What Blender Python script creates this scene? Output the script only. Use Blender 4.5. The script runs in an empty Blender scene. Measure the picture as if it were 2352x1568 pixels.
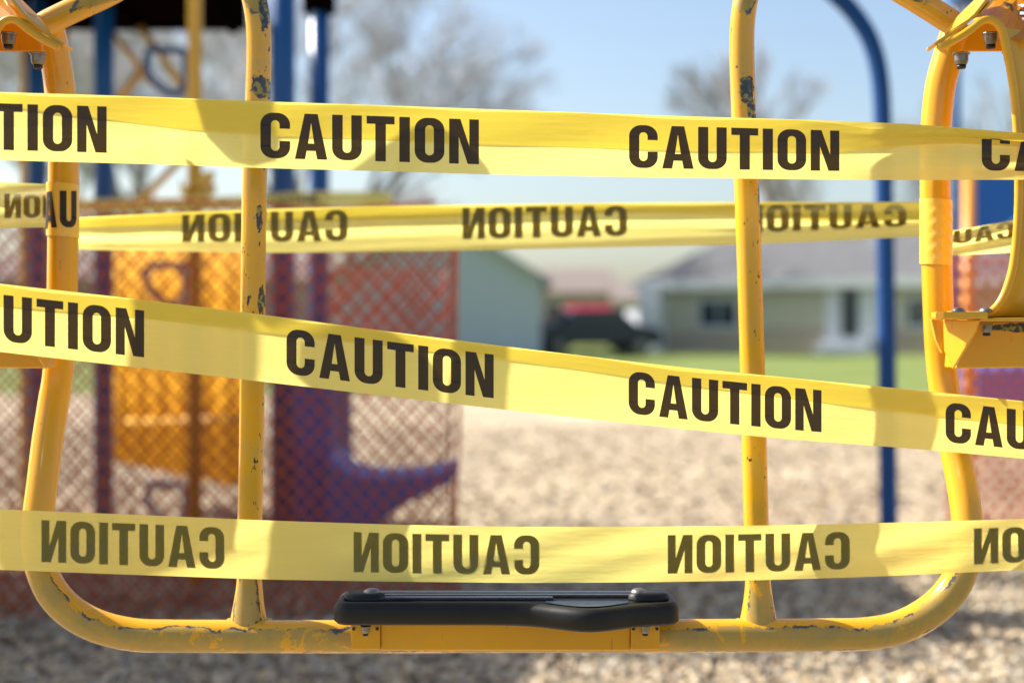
import bpy, bmesh, math, random
from mathutils import Vector, Matrix, noise
from mathutils.geometry import tessellate_polygon
R = math.radians
random.seed(7)
scn = bpy.context.scene

# ------------------------------------------------------------------ camera
FPX, HY, CX = 3267.0, 745.0, 1176.0
cam = bpy.data.cameras.new("camera")
camo = bpy.data.objects.new("camera", cam)
scn.collection.objects.link(camo)
camo.location = (0, 0, 1.0)
camo.rotation_euler = (R(90), 0, 0)
cam.lens = 50.0
cam.sensor_width = 36.0
cam.shift_y = -(784 - HY) / 2352.0
cam.clip_start = 0.05
cam.clip_end = 3000
cam.dof.use_dof = True
cam.dof.focus_distance = 1.74
cam.dof.aperture_fstop = 2.4
cam.dof.aperture_blades = 0
scn.camera = camo

# ------------------------------------------------------------------ world and sun
AZ, EL = 20.0, 40.0      # degrees behind the left side, elevation
SUN = Vector((-math.cos(R(EL)) * math.cos(R(AZ)), math.cos(R(EL)) * math.sin(R(AZ)), math.sin(R(EL))))
world = bpy.data.worlds.new("World")
scn.world = world
world.use_nodes = True
wn = world.node_tree
wn.nodes.clear()
sky = wn.nodes.new("ShaderNodeTexSky")
sky.sky_type = 'NISHITA'
sky.sun_disc = False
sky.sun_elevation = R(EL)
sky.sun_rotation = math.atan2(SUN.x, SUN.y)
sky.air_density = 1.0
sky.dust_density = 2.1
sky.ozone_density = 1.3
bg = wn.nodes.new("ShaderNodeBackground")
bg.inputs['Strength'].default_value = 0.098
wo = wn.nodes.new("ShaderNodeOutputWorld")
wn.links.new(sky.outputs[0], bg.inputs[0])
wn.links.new(bg.outputs[0], wo.inputs[0])
sl = bpy.data.lights.new("sun", 'SUN')
sl.energy = 5.0
sl.angle = R(0.55)
sl.color = (1.0, 0.95, 0.87)
so = bpy.data.objects.new("sun", sl)
scn.collection.objects.link(so)
so.rotation_euler = SUN.to_track_quat('Z', 'Y').to_euler()
scn.view_settings.view_transform = 'Standard'
scn.view_settings.look = 'None'
scn.view_settings.exposure = 1.05
scn.view_settings.gamma = 1.0
scn.cycles.use_denoising = True
scn.cycles.max_bounces = 10
scn.cycles.transparent_max_bounces = 12
scn.cycles.sample_clamp_indirect = 6.0

# ------------------------------------------------------------------ helpers
def at(px, py, Y):
    return Vector(((px - CX) / FPX * Y, Y, 1.0 - (py - HY) / FPX * Y))

def tag(o, label=None, cat=None, group=None, kind=None):
    if label: o['label'] = label
    if cat: o['category'] = cat
    if group: o['group'] = group
    if kind: o['kind'] = kind
    return o

def empty(name, loc=(0, 0, 0)):
    o = bpy.data.objects.new(name, None)
    o.location = loc
    o.empty_display_size = 0.1
    scn.collection.objects.link(o)
    return o

def world_loc(p):
    v = Vector((0, 0, 0))
    while p is not None:
        v += p.location
        p = p.parent
    return v

def build(name, bm, mat, parent=None, smooth=False, bevel=0.0):
    me = bpy.data.meshes.new(name)
    if smooth:
        for f in bm.faces: f.smooth = True
    off = world_loc(parent)
    if off.length > 0:
        bmesh.ops.translate(bm, verts=bm.verts, vec=-off)
    bm.to_mesh(me)
    bm.free()
    for m in (mat if isinstance(mat, (list, tuple)) else [mat]):
        me.materials.append(m)
    o = bpy.data.objects.new(name, me)
    scn.collection.objects.link(o)
    if parent: o.parent = parent
    if bevel > 0:
        md = o.modifiers.new("bevel", 'BEVEL')
        md.width = bevel
        md.segments = 2
        md.limit_method = 'ANGLE'
        md.angle_limit = R(40)
    return o

def catmull(pts, n=8):
    pts = [Vector(p) for p in pts]
    out = []
    for i in range(len(pts) - 1):
        p0 = pts[i - 1] if i > 0 else pts[i] * 2 - pts[i + 1]
        p1, p2 = pts[i], pts[i + 1]
        p3 = pts[i + 2] if i + 2 < len(pts) else p2 * 2 - p1
        for k in range(n):
            t = k / n
            out.append(0.5 * ((2 * p1) + (p2 - p0) * t + (2 * p0 - 5 * p1 + 4 * p2 - p3) * t * t + (3 * p1 - p0 - 3 * p2 + p3) * t ** 3))
    out.append(pts[-1])
    return out

def add_tube(bm, pts, rad, seg=16, cap=True, squash=1.0):
    """sweep a circle along pts; rad number or list"""
    n = len(pts)
    rads = rad if isinstance(rad, (list, tuple)) else [rad] * n
    pts = [Vector(p) for p in pts]
    T = []
    for i in range(n):
        a = pts[max(0, i - 1)]; b = pts[min(n - 1, i + 1)]
        T.append((b - a).normalized())
    ref = Vector((0, 1, 0))
    if abs(T[0].dot(ref)) > 0.9: ref = Vector((1, 0, 0))
    N = (ref - T[0] * ref.dot(T[0])).normalized()
    rings = []
    for i in range(n):
        N = (N - T[i] * N.dot(T[i])).normalized()
        B = T[i].cross(N)
        ring = []
        for k in range(seg):
            a = 2 * math.pi * k / seg
            ring.append(bm.verts.new(pts[i] + (N * math.cos(a) * squash + B * math.sin(a)) * rads[i]))
        rings.append(ring)
    for i in range(n - 1):
        for k in range(seg):
            bm.faces.new((rings[i][k], rings[i][(k + 1) % seg], rings[i + 1][(k + 1) % seg], rings[i + 1][k]))
    if cap:
        bm.faces.new(rings[0][::-1]); bm.faces.new(rings[-1])

def tube(name, pts, rad, mat, parent=None, seg=16, **k):
    bm = bmesh.new()
    add_tube(bm, pts, rad, seg, **k)
    bmesh.ops.recalc_face_normals(bm, faces=bm.faces)
    return build(name, bm, mat, parent, smooth=True)

def add_box(bm, x0, x1, y0, y1, z0, z1):
    v = [bm.verts.new(p) for p in ((x0,y0,z0),(x1,y0,z0),(x1,y1,z0),(x0,y1,z0),(x0,y0,z1),(x1,y0,z1),(x1,y1,z1),(x0,y1,z1))]
    for f in ((0,3,2,1),(4,5,6,7),(0,1,5,4),(1,2,6,5),(2,3,7,6),(3,0,4,7)):
        bm.faces.new([v[i] for i in f])
    return v

def box(name, x0, x1, y0, y1, z0, z1, mat, parent=None, bevel=0.0):
    bm = bmesh.new()
    add_box(bm, x0, x1, y0, y1, z0, z1)
    return build(name, bm, mat, parent, bevel=bevel)

def add_prism(bm, poly, vec):
    """poly: list of 3-D points, extruded by vec"""
    vec = Vector(vec)
    a = [bm.verts.new(Vector(p)) for p in poly]
    b = [bm.verts.new(Vector(p) + vec) for p in poly]
    bm.faces.new(a); bm.faces.new(b[::-1])
    n = len(poly)
    for i in range(n):
        bm.faces.new((a[i], b[i], b[(i + 1) % n], a[(i + 1) % n]))

def prism(name, poly, vec, mat, parent=None, bevel=0.0):
    bm = bmesh.new()
    add_prism(bm, poly, vec)
    bmesh.ops.recalc_face_normals(bm, faces=bm.faces)
    return build(name, bm, mat, parent, bevel=bevel)

def add_lathe(bm, prof, c, seg=20, axis='z'):
    rings = []
    for r, h in prof:
        ring = []
        for k in range(seg):
            a = 2 * math.pi * k / seg
            if axis == 'z': p = Vector((math.cos(a) * r, math.sin(a) * r, h))
            elif axis == 'y': p = Vector((math.cos(a) * r, h, math.sin(a) * r))
            else: p = Vector((h, math.cos(a) * r, math.sin(a) * r))
            ring.append(bm.verts.new(p + Vector(c)))
        rings.append(ring)
    for i in range(len(rings) - 1):
        for k in range(seg):
            bm.faces.new((rings[i][k], rings[i][(k + 1) % seg], rings[i + 1][(k + 1) % seg], rings[i + 1][k]))
    bm.faces.new(rings[0][::-1]); bm.faces.new(rings[-1])
    bmesh.ops.recalc_face_normals(bm, faces=bm.faces)

# ------------------------------------------------------------------ materials
def new_mat(name):
    m = bpy.data.materials.new(name)
    m.use_nodes = True
    nt = m.node_tree
    b = nt.nodes['Principled BSDF']
    return m, nt, b

def N(nt, typ, **kw):
    n = nt.nodes.new(typ)
    for k, v in kw.items():
        if k in ('inputs',):
            for i, val in v.items(): n.inputs[i].default_value = val
        else: setattr(n, k, v)
    return n

def ramp(nt, fac, stops, interp='LINEAR'):
    r = nt.nodes.new('ShaderNodeValToRGB')
    r.color_ramp.interpolation = interp
    el = r.color_ramp.elements
    while len(el) < len(stops): el.new(0.5)
    for e, (p, c) in zip(el, stops):
        e.position = p
        e.color = c if len(c) == 4 else (*c, 1)
    nt.links.new(fac, r.inputs[0])
    return r.outputs[0]

def math_n(nt, op, a, b=None, c=None):
    n = nt.nodes.new('ShaderNodeMath'); n.operation = op
    for i, v in enumerate((a, b, c)):
        if v is None: continue
        if isinstance(v, (int, float)): n.inputs[i].default_value = v
        else: nt.links.new(v, n.inputs[i])
    return n.outputs[0]

def mix_c(nt, fac, a, b):
    n = nt.nodes.new('ShaderNodeMix'); n.data_type = 'RGBA'
    for i, v in ((0, fac), (6, a), (7, b)):
        if isinstance(v, (int, float)): n.inputs[i].default_value = v
        elif isinstance(v, (tuple, list)): n.inputs[i].default_value = (*v[:3], 1)
        else: nt.links.new(v, n.inputs[i])
    return n.outputs[2]

def noise_n(nt, scale, detail=4, rough=0.55, vec=None, dist=0.0):
    n = nt.nodes.new('ShaderNodeTexNoise')
    n.inputs['Scale'].default_value = scale
    n.inputs['Detail'].default_value = detail
    n.inputs['Roughness'].default_value = rough
    n.inputs['Distortion'].default_value = dist
    if vec is None:
        g = nt.nodes.new('ShaderNodeNewGeometry'); vec = g.outputs['Position']
    nt.links.new(vec, n.inputs['Vector'])
    return n.outputs['Fac']

def bump(nt, b, h, strength=0.2, dist=0.01):
    n = nt.nodes.new('ShaderNodeBump')
    n.inputs['Strength'].default_value = strength
    n.inputs['Distance'].default_value = dist
    nt.links.new(h, n.inputs['Height'])
    nt.links.new(n.outputs[0], b.inputs['Normal'])

def simple(name, col, rough=0.6, metal=0.0, var=0.12, scale=8.0, spec=0.5, bmp=0.0, coat=0.0):
    m, nt, b = new_mat(name)
    f = noise_n(nt, scale)
    c2 = tuple(max(0, c * (1 - var * 2)) for c in col); c1 = tuple(min(1, c * (1 + var)) for c in col)
    nt.links.new(mix_c(nt, f, c2, c1), b.inputs['Base Color'])
    b.inputs['Roughness'].default_value = rough
    b.inputs['Metallic'].default_value = metal
    b.inputs['Specular IOR Level'].default_value = spec
    b.inputs['Coat Weight'].default_value = coat
    if bmp: bump(nt, b, noise_n(nt, scale * 6), bmp, 0.004)
    return m

def paint(name, base, fade, patches=(), chips=0.0, front_wear=0.0, rough=0.16, seed=0.0, haze=0.0):
    """old enamel: faded rubbed zones, dark chips; patches = (x, z, rx, rz) dark world spots: knocked-off paint, and shade under the channel lip"""
    m, nt, b = new_mat(name)
    g = N(nt, 'ShaderNodeNewGeometry')
    pos = N(nt, 'ShaderNodeVectorMath', operation='ADD'); nt.links.new(g.outputs['Position'], pos.inputs[0]); pos.inputs[1].default_value = (seed, seed * 2, seed)
    P = pos.outputs[0]
    n1 = noise_n(nt, 14, 6, 0.6, P); n2 = noise_n(nt, 90, 5, 0.7, P); n3 = noise_n(nt, 5, 3, 0.5, P)
    nm = N(nt, 'ShaderNodeSeparateXYZ'); nt.links.new(g.outputs['Normal'], nm.inputs[0])
    # gentle colour drift
    col = mix_c(nt, ramp(nt, n3, [(0.35, (0,0,0)), (0.7, (1,1,1))]), base, tuple(c * 0.86 for c in base))
    if haze > 0:
        hz = ramp(nt, noise_n(nt, 30, 6, 0.7, P, 0.3), [(0.35, (0,0,0)), (0.62, (1,1,1))])
        col = mix_c(nt, math_n(nt, 'MULTIPLY', hz, haze), col, (0.56, 0.34, 0.07))
        sv = N(nt, 'ShaderNodeVectorMath', operation='MULTIPLY'); nt.links.new(P, sv.inputs[0]); sv.inputs[1].default_value = (1, 1, 0.12)
        scr = ramp(nt, noise_n(nt, 260, 2, 0.6, sv.outputs[0]), [(0.70, (0,0,0)), (0.73, (1,1,1))])
        col = mix_c(nt, math_n(nt, 'MULTIPLY', scr, 0.55), col, (0.20, 0.13, 0.05))
    wear = None
    if front_wear > 0:
        front = math_n(nt, 'MULTIPLY', nm.outputs['Y'], -1.0)                     # the side hands and feet rub
        low = math_n(nt, 'MULTIPLY_ADD', nm.outputs['Z'], -0.25, 0.0)
        w = math_n(nt, 'ADD', math_n(nt, 'ADD', front, low), math_n(nt, 'MULTIPLY_ADD', n1, 1.6, -0.85))
        w = math_n(nt, 'ADD', w, math_n(nt, 'MULTIPLY_ADD', n2, 0.25, -0.12))
        sz = N(nt, 'ShaderNodeSeparateXYZ'); nt.links.new(g.outputs['Position'], sz.inputs[0])
        w = math_n(nt, 'SUBTRACT', w, ramp(nt, math_n(nt, 'MULTIPLY', sz.outputs['Z'], 0.5), [(0.69 / 2, (0,0,0)), (0.76 / 2, (1,1,1)), (1.37 / 2, (1,1,1)), (1.42 / 2, (0.05,)*3)]))
        thr = 1.0 - front_wear
        wear = ramp(nt, w, [(max(0, thr - 0.012), (0,0,0)), (min(1, thr + 0.012), (1,1,1))])
        fcol = mix_c(nt, n2, fade, tuple(c * 0.72 for c in fade))
        n5 = noise_n(nt, 22, 5, 0.65, P, 0.5)
        fcol = mix_c(nt, ramp(nt, n5, [(0.42, (0.6,)*3), (0.50, (0,0,0))]), fcol, (0.23, 0.20, 0.075))
        fcol = mix_c(nt, ramp(nt, n5, [(0.585, (0,0,0)), (0.60, (0.9,)*3)]), fcol, tuple(c * 0.85 for c in base))
        col = mix_c(nt, math_n(nt, 'MULTIPLY', wear, 0.85), col, fcol)
        edge = math_n(nt, 'ABSOLUTE', math_n(nt, 'SUBTRACT', w, thr))
        e = ramp(nt, edge, [(0.0, (1,1,1)), (0.05, (1,1,1)), (0.075, (0,0,0))])
        brk = ramp(nt, noise_n(nt, 40, 5, 0.7, P), [(0.48, (0,0,0)), (0.52, (1,1,1))])
        col = mix_c(nt, math_n(nt, 'MULTIPLY', e, brk), col, (0.075, 0.075, 0.08))
    if chips > 0:
        sc = N(nt, 'ShaderNodeVectorMath', operation='MULTIPLY'); nt.links.new(P, sc.inputs[0]); sc.inputs[1].default_value = (1, 1, 0.45)
        c = noise_n(nt, 150, 3, 0.6, sc.outputs[0])
        zone = ramp(nt, noise_n(nt, 9, 2, 0.5, P), [(0.45, (0,0,0)), (0.70, (1,1,1))])
        rgt = ramp(nt, nm.outputs['X'], [(0.15, (0,0,0)), (0.6, (1,1,1))])
        ch = ramp(nt, math_n(nt, 'ADD', math_n(nt, 'MULTIPLY_ADD', zone, 0.07, c), math_n(nt, 'MULTIPLY', rgt, 0.04)), [(0.80 - chips * 0.1, (0,0,0)), (0.81 - chips * 0.1, (1,1,1))])
        col = mix_c(nt, ch, col, (0.045, 0.035, 0.03))
    sep = N(nt, 'ShaderNodeSeparateXYZ'); nt.links.new(g.outputs['Position'], sep.inputs[0])
    for (x, z, rx, rz) in patches:
        dx = math_n(nt, 'POWER', math_n(nt, 'ABSOLUTE', math_n(nt, 'DIVIDE', math_n(nt, 'SUBTRACT', sep.outputs['X'], x), rx)), 2)
        dz = math_n(nt, 'POWER', math_n(nt, 'ABSOLUTE', math_n(nt, 'DIVIDE', math_n(nt, 'SUBTRACT', sep.outputs['Z'], z), rz)), 2)
        d = math_n(nt, 'SQRT', math_n(nt, 'ADD', dx, dz))
        d = math_n(nt, 'ADD', d, math_n(nt, 'MULTIPLY_ADD', n2, 1.8, -0.9))
        msk = ramp(nt, d, [(0.86, (1,1,1)), (0.92, (0,0,0))])
        pc = mix_c(nt, ramp(nt, noise_n(nt, 120, 3, 0.5, P), [(0.5, (0,0,0)), (0.6, (1,1,1))]), (0.035, 0.03, 0.04), (0.30, 0.24, 0.02))
        col = mix_c(nt, msk, col, pc)
    nt.links.new(col, b.inputs['Base Color'])
    ro = math_n(nt, 'MULTIPLY_ADD', n1, 0.25, rough - 0.1)
    if wear is not None: ro = math_n(nt, 'ADD', ro, math_n(nt, 'MULTIPLY', wear, 0.22))
    nt.links.new(ro, b.inputs['Roughness'])
    b.inputs['Specular IOR Level'].default_value = 0.55
    bump(nt, b, n2, 0.06, 0.002)
    return m

YEL = (0.80, 0.38, 0.004)
YFADE = (0.42, 0.28, 0.06)
BLU = (0.003, 0.075, 0.26)
K = 1.83 / FPX
def pxz(px, py, Y=1.83): p = at(px, py, Y); return (p.x, p.z)

M = {}
M['frame'] = paint("yellow_frame_enamel", YEL, YFADE, front_wear=0.42, chips=0.3, seed=3.1, haze=0.25)
pp = [pxz(610, 25) + (0.008, 0.030), pxz(604, 205) + (0.015, 0.016), pxz(600, 500) + (0.004, 0.02), pxz(603, 690) + (0.004, 0.02)]
M['rail_l'] = paint("yellow_rail_enamel_chipped", YEL, YFADE, patches=pp, chips=1.05, front_wear=0.42, haze=0.6, seed=1.7)
pr = [pxz(1722, 250) + (0.007, 0.016), pxz(1712, 212) + (0.010, 0.022), pxz(1742, 470) + (0.003, 0.03), pxz(1738, 275)+(0.008,0.01)]
M['rail_r'] = paint("yellow_rail_enamel_scuffed", YEL, YFADE, patches=pr, chips=0.85, front_wear=0.42, haze=0.45, seed=5.2)
M['bracket'] = paint("yellow_bracket_enamel", (0.78, 0.35, 0.004), YFADE, seed=9.0, rough=0.3, haze=0.2)
pb = [pxz(2322, 10) + (0.006, 0.010), pxz(2352, 30) + (0.012, 0.006), pxz(2350, 752, 1.79) + (0.05, 0.006)]  # last spot paints in rust and the shade under the channel lip
M['bracket_rust_shade'] = paint("yellow_bracket_enamel_rust_shade", (0.80, 0.38, 0.004), YFADE, patches=pb, seed=9.0, rough=0.3, haze=0.2)
M['blue'] = simple("blue_enamel", BLU, 0.35, var=0.15, scale=3, spec=0.5)
M['blue_plastic'] = simple("blue_plastic", (0.004, 0.13, 0.48), 0.5, var=0.1, scale=3)
M['navy'] = simple("navy_enamel", (0.002, 0.058, 0.22), 0.5, var=0.15, scale=3, spec=0.3)
M['yel_bg'] = simple("yellow_enamel_plain", (0.80, 0.42, 0.03), 0.35, var=0.1, scale=3)
M['yel_plastic'] = simple("yellow_plastic", (0.85, 0.40, 0.006), 0.75, var=0.15, scale=5, spec=0.15)
M['orange_pole'] = simple("orange_enamel", (0.85, 0.33, 0.04), 0.35, var=0.1, scale=3)
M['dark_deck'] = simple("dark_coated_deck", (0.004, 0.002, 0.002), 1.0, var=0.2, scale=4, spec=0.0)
M['steel'] = simple("zinc_steel", (0.27, 0.25, 0.23), 0.38, 0.85, var=0.2, scale=60)
M['black_cap'] = simple("black_nut_cap", (0.012, 0.010, 0.009), 0.5, var=0.1)
M['rubber'] = simple("black_rubber", (0.012, 0.011, 0.011), 0.5, var=0.25, scale=30, spec=0.3, bmp=0.05)
M['sticker'] = simple("white_worn_sticker", (0.75, 0.73, 0.72), 0.5, var=0.15, scale=200)

def tape_mat():
    m, nt, b = new_mat("yellow_caution_film")
    uv = N(nt, 'ShaderNodeUVMap')
    mp = N(nt, 'ShaderNodeMapping'); nt.links.new(uv.outputs[0], mp.inputs[0])
    mp.inputs['Scale'].default_value = (1.5, 60.0, 1.0)
    st = noise_n(nt, 1.0, 4, 0.6, mp.outputs[0])
    mp2 = N(nt, 'ShaderNodeMapping'); nt.links.new(uv.outputs[0], mp2.inputs[0])
    mp2.inputs['Scale'].default_value = (2.0, 9.0, 1.0)
    wv = noise_n(nt, 1.0, 2, 0.5, mp2.outputs[0])
    dcol = mix_c(nt, st, (0.60, 0.51, 0.13), (0.66, 0.57, 0.17))
    tcol = mix_c(nt, st, (0.85, 0.74, 0.19), (0.91, 0.81, 0.25))
    d = N(nt, 'ShaderNodeBsdfDiffuse'); nt.links.new(dcol, d.inputs[0])
    t = N(nt, 'ShaderNodeBsdfTranslucent'); nt.links.new(tcol, t.inputs[0])
    g = N(nt, 'ShaderNodeBsdfGlossy'); g.inputs['Roughness'].default_value = 0.30
    g.inputs['Color'].default_value = (1, 1, 1, 1)
    tr = N(nt, 'ShaderNodeBsdfTransparent'); tr.inputs[0].default_value = (1.0, 0.93, 0.45, 1)
    bp = N(nt, 'ShaderNodeBump'); bp.inputs['Strength'].default_value = 0.2; bp.inputs['Distance'].default_value = 0.004
    nt.links.new(math_n(nt, 'ADD', math_n(nt, 'MULTIPLY', st, 0.12), wv), bp.inputs['Height'])
    for s in (d, t, g): nt.links.new(bp.outputs[0], s.inputs['Normal'])
    m1 = N(nt, 'ShaderNodeMixShader'); m1.inputs[0].default_value = 0.78
    nt.links.new(d.outputs[0], m1.inputs[1]); nt.links.new(t.outputs[0], m1.inputs[2])
    m2 = N(nt, 'ShaderNodeMixShader'); m2.inputs[0].default_value = 0.09
    nt.links.new(m1.outputs[0], m2.inputs[1]); nt.links.new(tr.outputs[0], m2.inputs[2])
    fr = N(nt, 'ShaderNodeFresnel'); fr.inputs['IOR'].default_value = 1.4
    m3 = N(nt, 'ShaderNodeMixShader'); nt.links.new(math_n(nt, 'MULTIPLY', fr.outputs[0], 0.6), m3.inputs[0])
    nt.links.new(m2.outputs[0], m3.inputs[1]); nt.links.new(g.outputs[0], m3.inputs[2])
    nt.links.new(m3.outputs[0], nt.nodes['Material Output'].inputs[0])
    return m
M['tape'] = tape_mat()

def ink_mat():
    m, nt, b = new_mat("black_print_ink")
    f = noise_n(nt, 900, 2, 0.6)
    c = mix_c(nt, f, (0.013, 0.009, 0.007), (0.022, 0.014, 0.010))
    d = N(nt, 'ShaderNodeBsdfPrincipled'); nt.links.new(c, d.inputs['Base Color']); d.inputs['Roughness'].default_value = 0.55
    t = N(nt, 'ShaderNodeBsdfTransparent')
    t.inputs[0].default_value = (0.9, 0.55, 0.25, 1)
    mx = N(nt, 'ShaderNodeMixShader')
    nt.links.new(ramp(nt, f, [(0.3, (0.02,)*3), (0.8, (0.06,)*3)]), mx.inputs[0])
    nt.links.new(d.outputs[0], mx.inputs[1]); nt.links.new(t.outputs[0], mx.inputs[2])
    nt.links.new(mx.outputs[0], nt.nodes['Material Output'].inputs[0])
    return m
M['ink'] = ink_mat()

def net_mat(name, c1, c2):
    m, nt, b = new_mat(name)
    c = mix_c(nt, noise_n(nt, 3, 3), c1, c2)
    nt.links.new(c, b.inputs['Base Color']); b.inputs['Roughness'].default_value = 0.5
    t = N(nt, 'ShaderNodeBsdfTranslucent'); nt.links.new(c, t.inputs[0])
    mx = N(nt, 'ShaderNodeMixShader'); mx.inputs[0].default_value = 0.35
    nt.links.new(b.outputs[0], mx.inputs[1]); nt.links.new(t.outputs[0], mx.inputs[2])
    nt.links.new(mx.outputs[0], nt.nodes['Material Output'].inputs[0])
    return m
M['net'] = net_mat("orange_plastic_mesh", (0.46, 0.07, 0.02), (0.62, 0.12, 0.03))
M['net_dark'] = net_mat("dark_orange_plastic_mesh", (0.34, 0.06, 0.02), (0.48, 0.10, 0.03))
M['net_red'] = net_mat("red_plastic_mesh", (0.70, 0.12, 0.06), (0.85, 0.22, 0.10))

# ------------------------------------------------------------------ ground, sky side
def mulch_mat():
    m, nt, b = new_mat("wood_mulch")
    g = N(nt, 'ShaderNodeNewGeometry')
    n1 = noise_n(nt, 45, 5, 0.65); n2 = noise_n(nt, 0.9, 4, 0.55); n3 = noise_n(nt, 8, 4, 0.6)
    v = N(nt, 'ShaderNodeTexVoronoi'); v.inputs['Scale'].default_value = 38; nt.links.new(g.outputs['Position'], v.inputs['Vector'])
    c = mix_c(nt, ramp(nt, n1, [(0.3, (0,0,0)), (0.7, (1,1,1))]), (0.17, 0.115, 0.065), (0.50, 0.39, 0.25))
    c = mix_c(nt, ramp(nt, n2, [(0.4, (0,0,0)), (0.65, (1,1,1))]), c, (0.48, 0.39, 0.25))
    c = mix_c(nt, math_n(nt, 'MULTIPLY', ramp(nt, n3, [(0.5, (0,0,0)), (0.8, (1,1,1))]), 0.3), c, (0.26, 0.19, 0.12))
    c = mix_c(nt, math_n(nt, 'MULTIPLY', v.outputs['Color'], 0.35), c, (0.58, 0.46, 0.33))
    nt.links.new(c, b.inputs['Base Color']); b.inputs['Roughness'].default_value = 0.85
    bump(nt, b, math_n(nt, 'ADD', n1, v.outputs['Distance']), 0.45, 0.012)
    return m
def grass_mat():
    m, nt, b = new_mat("lawn_grass")
    n1 = noise_n(nt, 30, 5, 0.7); n2 = noise_n(nt, 0.35, 4, 0.6)
    c = mix_c(nt, n1, (0.10, 0.14, 0.015), (0.20, 0.25, 0.04))
    c = mix_c(nt, ramp(nt, n2, [(0.45, (0,0,0)), (0.7, (1,1,1))]), c, (0.22, 0.27, 0.06))
    nt.links.new(c, b.inputs['Base Color']); b.inputs['Roughness'].default_value = 0.8
    bump(nt, b, n1, 0.6, 0.05)
    return m
def sheet(name, x0, x1, y0, y1, z, mat, nx=1, ny=1, kind='structure', disp=0.0):
    bm = bmesh.new()
    vs = []
    for j in range(ny + 1):
        row = []
        for i in range(nx + 1):
            x = x0 + (x1 - x0) * i / nx; y = y0 + (y1 - y0) * j / ny
            dz = disp * noise.noise(Vector((x * 2.5, y * 2.5, 0))) + disp * 0.6 * noise.noise(Vector((x * 9, y * 9, 3))) if disp else 0
            row.append(bm.verts.new((x, y, z + dz)))
        vs.append(row)
    for j in range(ny):
        for i in range(nx):
            bm.faces.new((vs[j][i], vs[j][i + 1], vs[j + 1][i + 1], vs[j + 1][i]))
    return tag(build(name, bm, mat, smooth=True), kind=kind)
M['mulch'] = mulch_mat(); M['grass'] = grass_mat()
M['earth'] = simple("far_earth", (0.10, 0.13, 0.04), 0.9, var=0.2, scale=0.1)
sheet("ground", -900, 900, -60, 1800, -0.05, M['earth'])
sheet("lawn", -60, 80, 19.5, 140, -0.012, M['grass'])
sheet("mulch_bed", -9, 12, 0.5, 20.2, 0.0, M['mulch'], 200, 200, disp=0.006)
bm = bmesh.new()                                     # loose wood chips on the bed
def add_chips(bm, n, y0, y1, big):
    for i in range(n):
        u = random.random()
        y = y0 + (y1 - y0) * u
        x = random.uniform(-0.42, 0.42) * y
        L = random.uniform(0.012, 0.05) * big; W = random.uniform(0.006, 0.018) * big; T = random.uniform(0.003, 0.009)
        rot = Matrix.Rotation(random.uniform(0, 6.28), 3, 'Z') @ Matrix.Rotation(random.gauss(0, 0.35), 3, 'X') @ Matrix.Rotation(random.gauss(0, 0.35), 3, 'Y')
        c = Vector((x, y, random.uniform(0.0, 0.022)+0.012 * noise.noise(Vector((x * 2.5, y * 2.5, 0)))))
        v = [bm.verts.new(c + rot @ Vector(p)) for p in ((-L,-W,T),(L,-W*0.6,T),(L*0.8,W,T),(-L,W*0.8,T),(-L,-W,-T),(L,-W,-T),(L,W,-T),(-L,W,-T))]
        for f in ((0,1,2,3),(0,4,5,1),(1,5,6,2),(2,6,7,3),(3,7,4,0)):
            fc = bm.faces.new([v[k] for k in f]); fc.material_index = i % 4
add_chips(bm, 26000, 3.6, 6.2, 0.6); add_chips(bm, 9000, 6.0, 14.0, 0.6)
tag(build("wood_chips", bm, [simple("chip_pale", (0.60, 0.48, 0.31), 0.7), simple("chip_tan", (0.42, 0.32, 0.19), 0.7), simple("chip_brown", (0.20, 0.14, 0.085), 0.7), simple("chip_grey", (0.44, 0.38, 0.29), 0.7)]), kind='stuff')

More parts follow.
